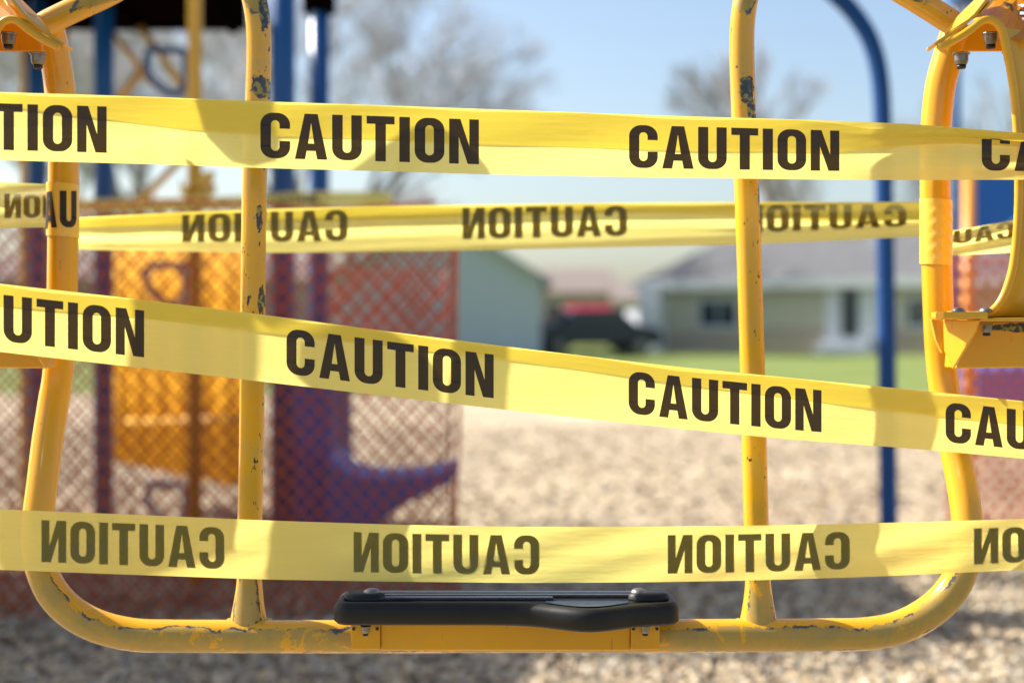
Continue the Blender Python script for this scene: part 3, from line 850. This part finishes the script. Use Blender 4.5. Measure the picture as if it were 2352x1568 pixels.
# foot rest
def foot_rest():
    Yb = 1.838
    zt, zb = 0.6588, 0.6300
    xs = [770, 768, 780, 800, 850, 950, 1050, 1120, 1180, 1240, 1300, 1350, 1400, 1450, 1500, 1530, 1548, 1557, 1556]
    def yf(px):
        return 1.742 - 0.040 * math.exp(-((px - 1350) / 105.0) ** 2) 
    front = []
    for px in range(800, 1531, 10):
        Y = yf(px); front.append(((px - CX) / FPX * 1.75, Y))
    xl, xr = (767 - CX) / FPX * 1.76, (1559 - CX) / FPX * 1.76
    rc = 0.020
    out = []
    out += [(xl, Yb - rc), ] 
    y0 = yf(790)
    out += [(xl + rc - rc * math.cos(a), y0 + rc - rc * math.sin(a)) for a in [i * math.pi / 2 / 6 for i in range(0, 7)]]
    out += [p for p in front if xl + rc + 0.002 < p[0] < xr - rc - 0.002]
    out += [(xr - rc + rc * math.sin(a), yf(1540) + rc - rc * math.cos(a)) for a in [i * math.pi / 2 / 6 for i in range(0, 7)]]
    out += [(xr, Yb - rc)]
    out += [(xr - rc + rc * math.cos(a), Yb - rc + rc * math.sin(a)) for a in [i * math.pi / 2 / 6 for i in range(1, 7)]]
    out += [(xl + rc - rc * math.sin(a), Yb - rc + rc * math.cos(a)) for a in [i * math.pi / 2 / 6 for i in range(0, 6)]]
    n = len(out)
    nrm = []
    for i in range(n):
        a = Vector(out[i - 1]); b = Vector(out[(i + 1) % n]); t = (b - a).normalized()
        nrm.append(Vector((t.y, -t.x)))
    bm = bmesh.new()
    prof = [(0.010, zb), (0.004, zb + 0.0012), (0.0, zb + 0.005), (0.0, zt - 0.009), (0.0015, zt - 0.005), (0.005, zt - 0.0015), (0.009, zt), (0.0115, zt - 0.0003), (0.0135, zt - 0.003), (0.016, zt - 0.003)]
    rings = []
    for ins, z in prof:
        rings.append([bm.verts.new((out[i][0] - nrm[i].x * ins, out[i][1] - nrm[i].y * ins, z)) for i in range(n)])
    for r0, r1 in zip(rings, rings[1:]):
        for i in range(n): bm.faces.new((r0[i], r0[(i + 1) % n], r1[(i + 1) % n], r1[i]))
    bm.faces.new(rings[0][::-1]); bm.faces.new(rings[-1])
    bmesh.ops.recalc_face_normals(bm, faces=bm.faces)
    fr = build("foot_rest", bm, M['rubber'], gl, smooth=True)
    # tread strips on top
    for k, (ya, yb_, xa, xb) in enumerate([(1.772, 1.782, 860, 1270), (1.790, 1.800, 850, 1480), (1.806, 1.818, 845, 1490)]):
        bm = bmesh.new()
        add_box(bm, (xa - CX) / FPX * 1.79, (xb - CX) / FPX * 1.79, ya, yb_, zt - 0.003, zt + 0.0015)
        build("tread_strip", bm, M['tread'], fr, bevel=0.0012)
    # pale worn insert where the belly bulges towards the viewer
    bm = bmesh.new()
    pts = []
    for i in range(13):
        t = i / 12; pts.append((1255 + 190 * t, 1.752 - 0.026 * math.sin(t * math.pi)))
    lo = [bm.verts.new(((px - CX) / FPX * 1.74, y, zt - 0.0008)) for px, y in pts]
    hi = [bm.verts.new(((px - CX) / FPX * 1.74, 1.762, zt - 0.0008)) for px, y in pts]
    for i in range(12): bm.faces.new((lo[i], lo[i + 1], hi[i + 1], hi[i]))
    build("worn_insert", bm, M['tread'], fr)
    # end caps with bolts
    for px in (838, 1490):
        bm = bmesh.new()
        c = Vector(((px - CX) / FPX * 1.78, 1.782, zt))
        pts = [(c.x + math.cos(a) * 0.026, c.y + math.sin(a) * 0.016) for a in [i * 2 * math.pi / 28 for i in range(28)]]
        a_ = [bm.verts.new((x, y, zt - 0.002)) for x, y in pts]
        b_ = [bm.verts.new((c.x + (x - c.x) * 0.96, c.y + (y - c.y) * 0.96, zt + 0.004)) for x, y in pts]
        d_ = [bm.verts.new((c.x + (x - c.x) * 0.75, c.y + (y - c.y) * 0.75, zt + 0.0062)) for x, y in pts]
        for r0, r1 in ((a_, b_), (b_, d_)):
            for i in range(28): bm.faces.new((r0[i], r0[(i + 1) % 28], r1[(i + 1) % 28], r1[i]))
        bm.faces.new(d_)
        bmesh.ops.recalc_face_normals(bm, faces=bm.faces)
        build("end_pad", bm, M['rubber'], fr, smooth=True)
        dome_bolt(Vector((c.x + (0.008 if px < 1000 else -0.012), c.y + 0.002, zt + 0.005)), fr, 0.0105)
M['tread'] = simple("black_glossy_tread", (0.03, 0.03, 0.034), 0.22, var=0.3, scale=70, spec=0.7, bmp=0.25)
foot_rest()
# channel plate and the two feet that carry the rest
pt = [at(a, b, 1.785) for a, b in [(874, 1430), (1448, 1430), (1448, 1494), (874, 1494)]]
prism("step_channel", pt, (0, 0.02, 0), M['bracket'], gl, 0.002)
for x0, x1 in ((806, 873), (1449, 1515)):
    pt = [at(a, b, 1.781) for a, b in [(x0, 1432), (x1, 1432), (x1, 1492), (x0, 1492)]]
    fb = prism("step_bracket", pt, (0, 0.03, 0), M['bracket'], gl, 0.0015)
    flange_nut(at((x0 + x1) / 2, 1436, 1.770), fb, scale=0.62)
    for dx in (-27, 27):
        bm = bmesh.new(); c = at((x0 + x1) / 2 + dx, 1443, 1.7805)
        add_lathe(bm, [(0.0022, -0.0008), (0.0018, 0.0003)], c, 10, 'y'); build("bolt_hole", bm, M['black_cap'], fb)

wrap(144, 418, 122, 34.5 / FPX * 1.89, 1.89, ("CAU", -232, -20, 0.18, 0.86))
wrap(2150, 455, 150, 34.5 / FPX * 1.89, 1.89, None, 0.0016)

# ------------------------------------------------------------------ background play structure on the left
ps = empty("play_structure", (-1.0, 6.0, 0.0))
tag(ps, "blue and yellow climbing play structure with a dark deck, behind orange netting", "play structure")
def vpost(name, px, Y, w, mat, parent, ztop=3.6, zbot=0.0):
    x = (px - CX) / FPX * Y
    return tube(name, [(x, Y, zbot), (x, Y, ztop)], w / 2 / FPX * Y, mat, parent, 20)
vpost("post", 650, 5.54, 58, M['blue'], ps)
vpost("post", 733, 6.5, 48, M['blue'], ps, 3.0)
vpost("post", 238, 5.9, 46, M['blue'], ps)
vpost("post", 85, 6.1, 46, M['blue'], ps)
vpost("pole", 447, 5.4, 34, M['yel_bg'], ps)
vpost("pole", 57, 6.2, 22, M['yel_bg'], ps)
bm = bmesh.new(); add_lathe(bm, [(0.075, 2.42), (0.078, 2.46), (0.078, 2.52), (0.06, 2.55)], ((733 - CX) / FPX * 6.5, 6.5, 0), 20)
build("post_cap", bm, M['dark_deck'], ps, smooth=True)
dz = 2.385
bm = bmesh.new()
add_box(bm, -5.6, (565 - CX) / FPX * 6.6, 5.35, 6.6, dz, dz + 0.05)  # runs on unseen to the left, lengthened to shade the mulch
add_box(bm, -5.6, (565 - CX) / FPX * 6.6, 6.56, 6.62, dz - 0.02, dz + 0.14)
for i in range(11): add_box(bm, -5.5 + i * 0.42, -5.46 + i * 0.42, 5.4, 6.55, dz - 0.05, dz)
add_box(bm, -5.6, -3.1, 5.15, 5.35, dz, dz + 0.05)  # unseen strip added to widen the deck's shade towards the viewer
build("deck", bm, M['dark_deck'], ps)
# the unseen panel further down is added to darken the mulch
# blue loops on the climbing pole
def loop(yc, hw, Y=5.9):
    x0, x1 = 338, 425
    pts = [(x0, yc - hw), (x1, yc - hw), (x1 + 2, yc + hw * 0.75), (x1 - 14, yc + hw), (x0 + 48, yc + hw), (x0 + 16, yc + hw * 0.5), (x0, yc)]
    P_ = [at(a, b, Y) for a, b in pts]
    res = []
    n = len(P_)
    for i in range(n):                          # rounded corners
        a, b, c = P_[i - 1], P_[i], P_[(i + 1) % n]
        for t in (0.0, 0.33, 0.66, 1.0):
            p0 = b + (a - b).normalized() * 0.025; p1 = b + (c - b).normalized() * 0.025
            res.append(p0 * (1 - t) ** 2 + b * 2 * t * (1 - t) + p1 * t * t)
    res.append(res[0])
    return tube("climbing_loop", res, 0.016, M['loop'], ps, 12)
M['loop'] = simple("blue_glossy_enamel", BLU, 0.12, var=0.1, scale=3, spec=0.8)
loop(165, 50); loop(655, 45); loop(1158, 45)
for (a, b, r) in (((255, 72), (352, 196), 0.016), ((322, 62), (440, 225), 0.017), ((270, 232), (324, 160), 0.018), ((300, 482), (446, 338), 0.018), ((140, 150), (152, 66), 0.016), ((30, 300), (75, 120), 0.02)):
    tube("brace", [at(*a, 6.3), at(*b, 6.3)], r, M['yel_bg'], ps, 12)
# yellow slide bed and side rails seen through the net
bm = bmesh.new(); rows = []                                      # upright ribbed golden climbing panel, turned to the sun
pa, pb = at(262, 0, 7.9), at(562, 0, 6.6)
for k in range(61):
    q = pa.lerp(pb, k / 60) + Vector((-0.8, -0.6, 0)) * 0.02 * math.sin(k / 60 * math.pi * 12)
    rows.append([bm.verts.new((q.x, q.y, z)) for z in (0.24, 0.7, 1.1, 1.46)])
for r0, r1 in zip(rows, rows[1:]):
    for k in range(3): bm.faces.new((r0[k], r0[k + 1], r1[k + 1], r1[k]))
bmesh.ops.recalc_face_normals(bm, faces=bm.faces); bmesh.ops.solidify(bm, geom=bm.faces[:], thickness=0.012)
build("climbing_panel", bm, M['yel_plastic'], ps, smooth=True)
for py in (968,):
    tube("rung", [at(290, py, 7.6), at(556, py - 6, 6.5)], 0.016, M['yel_bg'], ps, 12)
# blue panel between the posts, and the blue bench seat
prism("blue_panel", [at(a, b, 5.75) for a, b in [(622, 868), (764, 872), (764, 1312), (622, 1316)]], (0, 0.04, 0), M['blue_plastic'], ps, 0.01)
prism("back_panel", [at(a, b, 6.3) for a, b in [(742, 850), (806, 880), (808, 1075), (742, 1080)]], (0, 0.05, 0), simple("slate_blue_plastic", (0.12, 0.16, 0.30), 0.5), ps, 0.01)
prof = [(752, 1040), (775, 1066), (810, 1092), (870, 1098), (980, 1090), (1050, 1072), (1050, 1092), (1030, 1112), (975, 1136), (900, 1178), (850, 1215), (752, 1240)]
prism("bench_seat", [at(a, b, 5.45) for a, b in prof], (0, 0.42, 0), M['blue_plastic'], ps, 0.012)
# panel added out of view on the left to shade the mulch
prism("shade_panel", [(-6.4, 4.6, 2.9), (-3.3, 4.6, 2.9), (-3.3, 5.5, 3.0), (-6.4, 5.5, 3.0)], (0, 0, 0.05), M['blue'], ps)

# yellow tape tied along the play structure, far out of focus
tabf = [(150, 458, 488, 5.2), (400, 455, 488, 5.2), (560, 450, 482, 5.15), (700, 440, 474, 5.1), (880, 440, 474, 5.0), (1000, 462, 482, 4.9)]
ft, TF = make_tape("blurred caution tape stretched along the top of the orange netting behind the glider", tabf, 176, 900, [(612, 730)], False, lambda px, s: (s, 0.01 * math.sin(s * 8 + px * 0.02)), 0.2, 0.8, h=10)
bm = bmesh.new(); random.seed(5)
for i in range(8):                      # knot of loose ends round the yellow pole
    a = random.uniform(0, 6.28); c = at(450 + random.uniform(-26, 30), 462 + random.uniform(-40, 26), 5.3)
    pts = catmull([c + Vector((random.uniform(-0.03, 0.03), random.uniform(-0.04, 0.02), random.uniform(-0.025, 0.025))) for _ in range(4)], 4)
    rows = [[bm.verts.new(p), bm.verts.new(p + Vector((0.01 * math.sin(a + k), 0.006, 0.035)))] for k, p in enumerate(pts)]
    for r0, r1 in zip(rows, rows[1:]): bm.faces.new((r0[0], r1[0], r1[1], r0[1]))
build("knot", bm, M['film_tight'], ft, smooth=True)

# ------------------------------------------------------------------ safety netting
def netting(name, label, P00, P10, ztop, mat, pitch=0.062, w=0.009, amp=0.05, parent=None, seed=0, zbot=0.0, sag=0.0, jit=0.014):
    """diamond mesh hung from P00 to P10 (ground points)"""
    a, b = Vector(P00), Vector(P10)
    d = (b - a); L = d.length; d.normalize(); nrm = Vector((-d.y, d.x, 0))
    bm = bmesh.new()
    nu = int(L / pitch * 2); nv = int((ztop - zbot) / (pitch * 0.55))
    def P(i, j):
        u = i * pitch / 2; z = zbot + j * pitch * 0.55
        wv = amp * noise.noise(Vector((u * 1.3 + seed, z * 0.9, seed))) + amp * 0.4 * noise.noise(Vector((u * 4 + seed, z * 3, 5)))
        zz = z + 0.02 * noise.noise(Vector((u * 2, z * 2, seed + 9))) - sag * math.sin(min(1, u / L) * math.pi) * z / ztop
        return a + d * (u + jit * noise.noise(Vector((u * 3, z * 3, seed + 2)))) + nrm * wv + Vector((0, 0, zz))
    for j in range(nv):
        for i in range(nu):
            if (i + j) % 2: continue
            for di in (1, -1):
                if not 0 <= i + di <= nu: continue
                p, q = P(i, j), P(i + di, j + 1)
                t = (q - p).normalized(); s = t.cross(nrm).normalized() * w * 0.5; n2 = nrm * 0.0015
                v = [bm.verts.new(x) for x in (p - s - n2, p + s - n2, q + s - n2, q - s - n2, p - s + n2, p + s + n2, q + s + n2, q - s + n2)]
                bm.faces.new(v[:4]); bm.faces.new(v[:3:-1]); bm.faces.new((v[0], v[3], v[7], v[4])); bm.faces.new((v[1], v[5], v[6], v[2]))
    root = empty(name, a)
    tag(root, label, "safety netting", "plastic safety nettings round the play structures")
    build("mesh_panel", bm, mat, root)
    top = [P(i, nv) for i in range(0, nu, 2)]
    tube("top_cord", top, 0.005, mat, root, 8)
    edge = [P(nu, j) for j in range(0, nv + 1, 2)]
    tube("edge_band", edge, 0.006, mat, root, 8)
    return root
netting("safety_netting", "orange diamond-mesh netting hung nearest the viewer in front of the left play structure", (-2.35, 4.75, 0), (-0.158, 4.72, 0), 1.405, M['net'], pitch=0.062, w=0.0066, seed=1)
netting("safety_netting", "fine dark orange netting doubled close behind the front orange netting", (-2.4, 4.90, 0), (-0.20, 4.86, 0), 1.38, M['net_dark'], pitch=0.030, w=0.0036, amp=0.03, seed=21)
netting("safety_netting", "brighter red netting bunched behind the orange one, next to the grey-green house wall", (-0.95, 7.2, 0.0), (-0.32, 7.4, 0.0), 1.33, M['net_red'], pitch=0.12, w=0.018, amp=0.35, seed=4, zbot=0.62, jit=0.07)

# ------------------------------------------------------------------ play tower on the far right
pt_ = empty("play_tower", (3.2, 8.0, 0))
tag(pt_, "blue play tower with an orange pole, behind the curved right side arm", "play tower")
vpost("post", 2196, 8.2, 20, M['blue'], pt_, 3.9)
vpost("pole", 2226, 7.2, 30, M['orange_pole'], pt_, 1.80)
prism("side_panel", [at(a, b, 8.4) for a, b in [(2238, 380), (2500, 380), (2500, 590), (2238, 575)]], (0, 0.05, 0), M['blue_plastic'], pt_, 0.01)
prism("slide_body", [at(a, b, 7.8) for a, b in [(2240, 850), (2520, 830), (2520, 960), (2250, 970)]], (0, 0.6, 0), M['blue_plastic'], pt_, 0.02)
prism("canopy", [at(a, b, 7.6) for a, b in [(2200, -60), (2200, -5), (2225, 8), (2270, 5), (2500, 10), (2500, -120), (2200, -120)]], (0, 0.2, 0), M['blue'], pt_, 0.02)
tube("tray_rail", [at(2240, 572, 7.5), at(2352, 500, 7.0), at(2460, 440, 6.9)], 0.02, M['blue'], pt_, 10)
netting("safety_netting", "red netting at the foot of the play tower, seen right of the right side tube", at(2180, 1200, 6.6) * 1.0 * Vector((1, 1, 0)).length_squared * 0 + Vector((2.02, 6.6, 0)), (3.2, 6.4, 0), 1.32, M['net_red'], pitch=0.07, w=0.016, amp=0.05, seed=8)

# ------------------------------------------------------------------ blue arched pole
ar = empty("arched_pole", (at(2035, 0, 5.68).x, 5.68, 0))
tag(ar, "dark blue arched pole standing in the mulch between the right-hand post and side tube", "arched pole")
pts = [at(2042, 1325, 5.68), at(2040, 1100, 5.68), at(2037, 800, 5.68), at(2032, 500, 5.68), at(2028, 300, 5.68), at(2021, 180, 5.68), at(2000, 95, 5.68), at(1960, 30, 5.68), at(1915, -15, 5.68), at(1860, -58, 5.68), at(1790, -105, 5.68), at(1700, -140, 5.68)]
tube("pole", catmull(pts, 6), 0.036, M['navy'], ar, 20)
vpost("base_sleeve", 2042, 5.68, 48, M['navy'], ar, 0.10)

# ------------------------------------------------------------------ houses
def siding(name, col):
    m, nt, b = new_mat(name)
    g = N(nt, 'ShaderNodeNewGeometry'); sp = N(nt, 'ShaderNodeSeparateXYZ'); nt.links.new(g.outputs['Position'], sp.inputs[0])
    fr = math_n(nt, 'FRACT', math_n(nt, 'MULTIPLY', sp.outputs['Z'], 7.5))
    line = ramp(nt, fr, [(0.0, (0.7,)*3), (0.12, (1,)*3)])
    n = noise_n(nt, 1.2)
    c = mix_c(nt, n, tuple(x * 0.88 for x in col), col)
    mul = N(nt, 'ShaderNodeMix', data_type='RGBA', blend_type='MULTIPLY'); mul.inputs[0].default_value = 1
    nt.links.new(c, mul.inputs[6]); nt.links.new(line, mul.inputs[7])
    nt.links.new(mul.outputs[2], b.inputs['Base Color']); b.inputs['Roughness'].default_value = 0.7
    return m
def window(parent, x0, x1, z0, z1, Y, name="window"):
    f = box(name, x0 - 0.08, x1 + 0.08, Y - 0.06, Y + 0.02, z0 - 0.08, z1 + 0.08, M['white_trim'], parent)
    box("pane", x0, x1, Y - 0.075, Y - 0.062, z0, z1, M['glass'], f)
    box("sill", x0 - 0.14, x1 + 0.14, Y - 0.14, Y - 0.062, z0 - 0.14, z0 - 0.085, M['white_trim'], f)
    bm = bmesh.new(); xm = (x0 + x1) / 2
    add_box(bm, xm - 0.02, xm + 0.02, Y - 0.085, Y - 0.077, z0, z1)
    build("mullion", bm, M['white_trim'], f)
M['white_trim'] = simple("white_trim", (0.72, 0.73, 0.74), 0.5, var=0.05)
M['glass'] = simple("dark_window_glass", (0.03, 0.05, 0.06), 0.08, var=0.1, spec=0.8)
M['shingle'] = simple("grey_shingles", (0.145, 0.145, 0.15), 0.85, var=0.2, scale=2)
M['shingle_br'] = simple("brown_shingles", (0.24, 0.19, 0.17), 0.85, var=0.2, scale=2)
M['foundation'] = simple("beige_masonry", (0.50, 0.40, 0.31), 0.8, var=0.12, scale=2)

def X(px, Y): return (px - CX) / FPX * Y
def Z(py, Y): return 1.0 - (py - HY) / FPX * Y

def ranch_house():
    Y = 50.0
    h = empty("house", (X(1850, Y), Y, 0))
    tag(h, "low house with grey roof, olive siding and a white front door, across the lawn", "house")
    xl, xr = X(1530, Y), X(2560, Y)
    ze = Z(650, Y)
    box("wall", xl, xr, Y, Y + 9, Z(757, Y), ze, siding("olive_siding", (0.60, 0.55, 0.43)), h)
    box("foundation", xl - 0.05, xr + 0.05, Y - 0.08, Y + 9.05, -0.2, Z(758, Y), M['foundation'], h)
    # hipped roof
    bm = bmesh.new()
    ox0, ox1, oy0, oy1 = X(1478, Y), xr + 1, Y - 0.38, Y + 10
    zt = 5.15
    b = [bm.verts.new(p) for p in ((ox0, oy0, ze + 0.1), (ox1, oy0, ze + 0.1), (ox1, oy1, ze + 0.1), (ox0, oy1, ze + 0.1))]
    r0 = bm.verts.new((X(1700, Y), Y + 4.4, zt)); r1 = bm.verts.new((ox1 - 2, Y + 4.4, zt))
    bm.faces.new((b[0], b[1], r1, r0)); bm.faces.new((b[1], b[2], r1)); bm.faces.new((b[2], b[3], r0, r1)); bm.faces.new((b[3], b[0], r0)); bm.faces.new(b[::-1])
    rf = build("roof", bm, M['shingle'], h)
    box("fascia", ox0 - 0.03, ox1, oy0 - 0.08, oy0 - 0.01, ze - 0.18, ze + 0.14, M['white_trim'], rf)
    box("glint_block", X(1973, Y) - 0.15, X(1973, Y) + 0.15, Y + 2.0, Y + 2.3, 3.6, 4.3, M['white_trim'], rf)  # pale block standing in for a bright glint on the roof
    # entrance
    d = box("door", X(1892, Y), X(2003, Y), Y - 0.10, Y - 0.003, Z(808, Y), Z(662, Y), M['white_trim'], h)
    box("pane", X(1926, Y), X(1962, Y), Y - 0.13, Y - 0.102, Z(772, Y), Z(664, Y), M['glass'], d)
    bm = bmesh.new()
    add_box(bm, X(1885, Y), X(2000, Y), Y - 1.3, Y - 0.15, 0.0, Z(792, Y)); add_box(bm, X(1895, Y), X(1990, Y), Y - 0.9, Y - 0.15, Z(792, Y), Z(780, Y))
    build("steps", bm, M['white_trim'], h)
    window(h, X(1622, Y), X(1702, Y), Z(748, Y), Z(690, Y), Y)
    window(h, X(2060, Y), X(2100, Y), Z(748, Y), Z(690, Y), Y)
    prism("porch_wing", [Vector((X(1500, Y), Y - 1.0, 0)), Vector((X(1545, Y), Y - 1.0, 0)), Vector((X(1545, Y), Y - 1.0, ze)), Vector((X(1500, Y), Y - 1.0, ze))], (0, 1.5, 0), M['white_trim'], h)
    return h
hs = ranch_house(); hs.rotation_euler = (0, 0, R(-26)); hs.scale = (1.1, 1, 1)

def gable_house():
    Y = 44.0
    h = empty("house", (X(1050, Y), Y, 0))
    tag(h, "grey-green house gable wall directly right of the orange netting", "house")
    m = siding("grey_green_siding", (0.60, 0.65, 0.66))
    xl, xr = X(760, Y), X(1243, Y)
    bm = bmesh.new()
    za = Z(640, Y); xm = (xl + xr) / 2; zp = za + (xr - xm) * 0.62
    add_prism(bm, [Vector((xl, Y, -0.2)), Vector((xr, Y, -0.2)), Vector((xr, Y, za)), Vector((xm, Y, zp)), Vector((xl, Y, za))], (0, 10, 0))
    bmesh.ops.recalc_face_normals(bm, faces=bm.faces)
    build("wall", bm, m, h)
    bm = bmesh.new()
    for s in (1, -1):
        e = Vector((xr + 0.35, 0, za - 0.22)) if s == 1 else Vector((xl - 0.35, 0, za - 0.22))
        p = Vector((xm, 0, zp))
        up = Vector((0, 0, 0.14))
        add_prism(bm, [Vector((e.x, Y - 0.4, e.z + 0.01)), Vector((p.x, Y - 0.4, p.z + 0.01)), Vector((p.x, Y - 0.4, p.z + 0.15)), Vector((e.x, Y - 0.4, e.z + 0.15))], (0, 10.8, 0))
    bmesh.ops.recalc_face_normals(bm, faces=bm.faces)
    build("roof", bm, simple("pale_rake_board", (0.52, 0.54, 0.53), 0.7), h)
gable_house()

def small_house(px0, px1, pe, pt, Y, wall, roof, label):
    h = empty("house", (X((px0 + px1) / 2, Y), Y, 0)); tag(h, label, "house")
    xl, xr, ze, zt = X(px0, Y), X(px1, Y), Z(pe, Y), Z(pt, Y)
    box("wall", xl, xr, Y, Y + 8, -0.2, ze, wall, h)
    bm = bmesh.new()
    a = [Vector((xl - 0.4, Y - 0.5, ze)), Vector((xl - 0.4, Y + 8.5, ze)), Vector((xl - 0.4, Y + 4, zt))]
    add_prism(bm, a, (xr - xl + 0.8, 0, 0)); bmesh.ops.recalc_face_normals(bm, faces=bm.faces)
    build("roof", bm, roof, h)
    w = (xr - xl)
    window(h, xl + w * 0.2, xl + w * 0.4, ze - 1.7, ze - 0.6, Y); window(h, xl + w * 0.6, xl + w * 0.8, ze - 1.7, ze - 0.6, Y)
small_house(1215, 1400, 672, 612, 78, siding("tan_siding", (0.42, 0.36, 0.30)), M['shingle_br'], "distant tan house with brown roof behind the parked cars")
small_house(1395, 1530, 690, 650, 95, siding("cream_siding", (0.55, 0.50, 0.38)), M['shingle_br'], "farthest small cream house left of the grey-roofed house")
small_house(-300, 700, 640, 575, 60, siding("pale_siding", (0.40, 0.38, 0.36)), M['shingle_br'], "long pale house behind the left play structure")

# ------------------------------------------------------------------ cars
def car(px, py, Y, body_col, label, rot=0.0, sc=1.0, group="cars parked across the lawn"):
    root = empty("car", (X(px, Y), Y, 0)); tag(root, label, "car", group)
    m = simple("car_paint", body_col, 0.25, var=0.05, spec=0.6)
    Lh = 2.2 * sc
    prof = [(-2.2, 0.35), (-2.25, 0.75), (-2.1, 0.98), (-1.35, 1.05), (-0.75, 1.50), (0.7, 1.52), (1.35, 1.02), (2.1, 0.88), (2.25, 0.65), (2.2, 0.35)]
    bm = bmesh.new()
    add_prism(bm, [Vector((a * sc, -0.85 * sc, b * sc)) for a, b in prof], (0, 1.7 * sc, 0))
    bmesh.ops.recalc_face_normals(bm, faces=bm.faces)
    def put(bm, nm, mt, par=root, bevel=0):
        bmesh.ops.rotate(bm, verts=bm.verts, cent=(0, 0, 0), matrix=Matrix.Rotation(rot, 3, 'Z'))
        bmesh.ops.translate(bm, verts=bm.verts, vec=root.location)
        return build(nm, bm, mt, par, bevel=bevel)
    put(bm, "body", m, bevel=0.08 * sc)
    for s in (-1, 1):
        bm = bmesh.new()
        add_prism(bm, [Vector((a * sc, s * 0.86 * sc, b * sc)) for a, b in [(-1.2, 1.06), (-0.72, 1.42), (0.66, 1.44), (1.18, 1.05)]], (0, s * 0.012, 0))
        bmesh.ops.recalc_face_normals(bm, faces=bm.faces); put(bm, "window", M['glass'])
        for a in (-1.35, 1.4):
            bm = bmesh.new(); add_lathe(bm, [(0.30 * sc, -0.1), (0.33 * sc, -0.07), (0.33 * sc, 0.07), (0.30 * sc, 0.1)], (a * sc, s * 0.80 * sc, 0.33 * sc), 18, 'y')
            w = put(bm, "wheel", M['black_cap'])
            bm = bmesh.new(); add_lathe(bm, [(0.18 * sc, -0.02), (0.2 * sc, 0.0), (0.18 * sc, 0.02)], (a * sc, s * 0.80 * sc + s * 0.11, 0.33 * sc), 14, 'y')
            put(bm, "rim", M['steel'], w)
    for a in (-0.55, 0.55):
        bm = bmesh.new(); add_box(bm, 2.18 * sc, 2.27 * sc, a * sc - 0.18, a * sc + 0.18, 0.62 * sc, 0.75 * sc); put(bm, "headlight", M['white_trim'])
car(1358, 0, 46, (0.006, 0.014, 0.045), "dark navy car parked between the grey-green house and the lawn", rot=0.25, sc=0.98)
car(1356, 0, 60, (0.45, 0.02, 0.04), "red car behind the dark navy one", rot=1.45, sc=1.2)
car(1228, 0, 52, (0.40, 0.02, 0.03), "small red car beside the corner of the grey-green house", rot=1.3, sc=0.8)
car(1492, 0, 58, (0.7, 0.7, 0.72), "white car right of the dark navy one", rot=1.4, sc=1.05)

# ------------------------------------------------------------------ bare trees
M['bark'] = simple("grey_bark", (0.20, 0.165, 0.135), 0.85, var=0.2, scale=3)
M['twig'] = simple("pale_twigs", (0.40, 0.38, 0.39), 0.8, var=0.2, scale=1)
def seg3(bm, a, b, r0, r1, n=3):
    t = (b - a).normalized(); ref = Vector((0, 1, 0)) if abs(t.y) < 0.9 else Vector((1, 0, 0))
    u = t.cross(ref).normalized(); v = t.cross(u)
    A = [bm.verts.new(a + (u * math.cos(6.283 * k / n) + v * math.sin(6.283 * k / n)) * r0) for k in range(n)]
    B = [bm.verts.new(b + (u * math.cos(6.283 * k / n) + v * math.sin(6.283 * k / n)) * r1) for k in range(n)]
    for k in range(n): bm.faces.new((A[k], A[(k + 1) % n], B[(k + 1) % n], B[k]))
def bare_tree(x, y, H, label, depth=6, spread=0.55, seed=0, twig=0.012):
    rnd = random.Random(seed)
    root = empty("tree", (x, y, 0)); tag(root, label, "tree", "bare spring trees beyond the playground")
    tb, cb = bmesh.new(), bmesh.new()
    def grow(p, d, L, r, k):
        bm = tb if k >= depth - 1 else cb
        q = p
        for s in range(3):
            dd = (d + Vector((rnd.gauss(0, 0.10), rnd.gauss(0, 0.10), rnd.gauss(0, 0.06)))).normalized()
            nq = q + dd * L / 3
            seg3(bm, q, nq, max(twig, r * (1 - s * 0.12)), max(twig, r * (1 - (s + 1) * 0.12)), 6 if k >= depth - 1 else 3)
            q = nq; d = dd
            if k < depth and k > 0 and rnd.random() < 0.3:
                side = Vector((rnd.gauss(0, 1), rnd.gauss(0, 1), rnd.gauss(0.3, 0.5))).normalized()
                grow(q, (d * 0.6 + side * spread).normalized(), L * 0.62, r * 0.45, k - 1)
        if k > 0:
            for b_ in range(3 if k > 1 else 4):
                side = Vector((rnd.gauss(0, 1), rnd.gauss(0, 1), rnd.gauss(0.2, 0.4))).normalized()
                grow(q, (d + side * spread).normalized(), L * rnd.uniform(0.62, 0.82), r * 0.60, k - 1)
    grow(Vector((x, y, 0)), Vector((0, 0, 1)), H * 0.26, H * 0.018, depth)
    build("trunk", tb, M['bark'], root, smooth=True)
    build("crown", cb, M['twig'], root)
T_ = [(775, 50, 16, 6, "large bare tree right of the paired blue posts", 0.6, 3),
      (640, 55, 17, 6, "bare tree behind the blue posts", 0.6, 4),
      (480, 38, 12, 6, "bare tree seen past the yellow pole under the deck", 0.65, 5),
      (300, 48, 15, 6, "bare tree seen through the blue climbing loop", 0.6, 6),
      (120, 40, 12, 6, "bare tree at the left edge behind the top tape", 0.6, 7),
      (905, 85, 13, 5, "small bare tree in the haze above the grey-green house", 0.55, 8),
      (1800, 62, 18, 5, "thin bare tree behind the grey-roofed house, right of the centre post", 0.5, 9),
      (1950, 75, 15, 5, "bare tree seen beside the arched pole", 0.5, 12),
      (2290, 60, 13, 5, "bare tree seen inside the curved right side arm", 0.55, 10)]
for (px, Y, H, dp, lb, spd, sd) in T_:
    bare_tree(X(px, Y), Y, H, lb, dp, spd, sd, twig=0.006 if Y < 60 else 0.008)
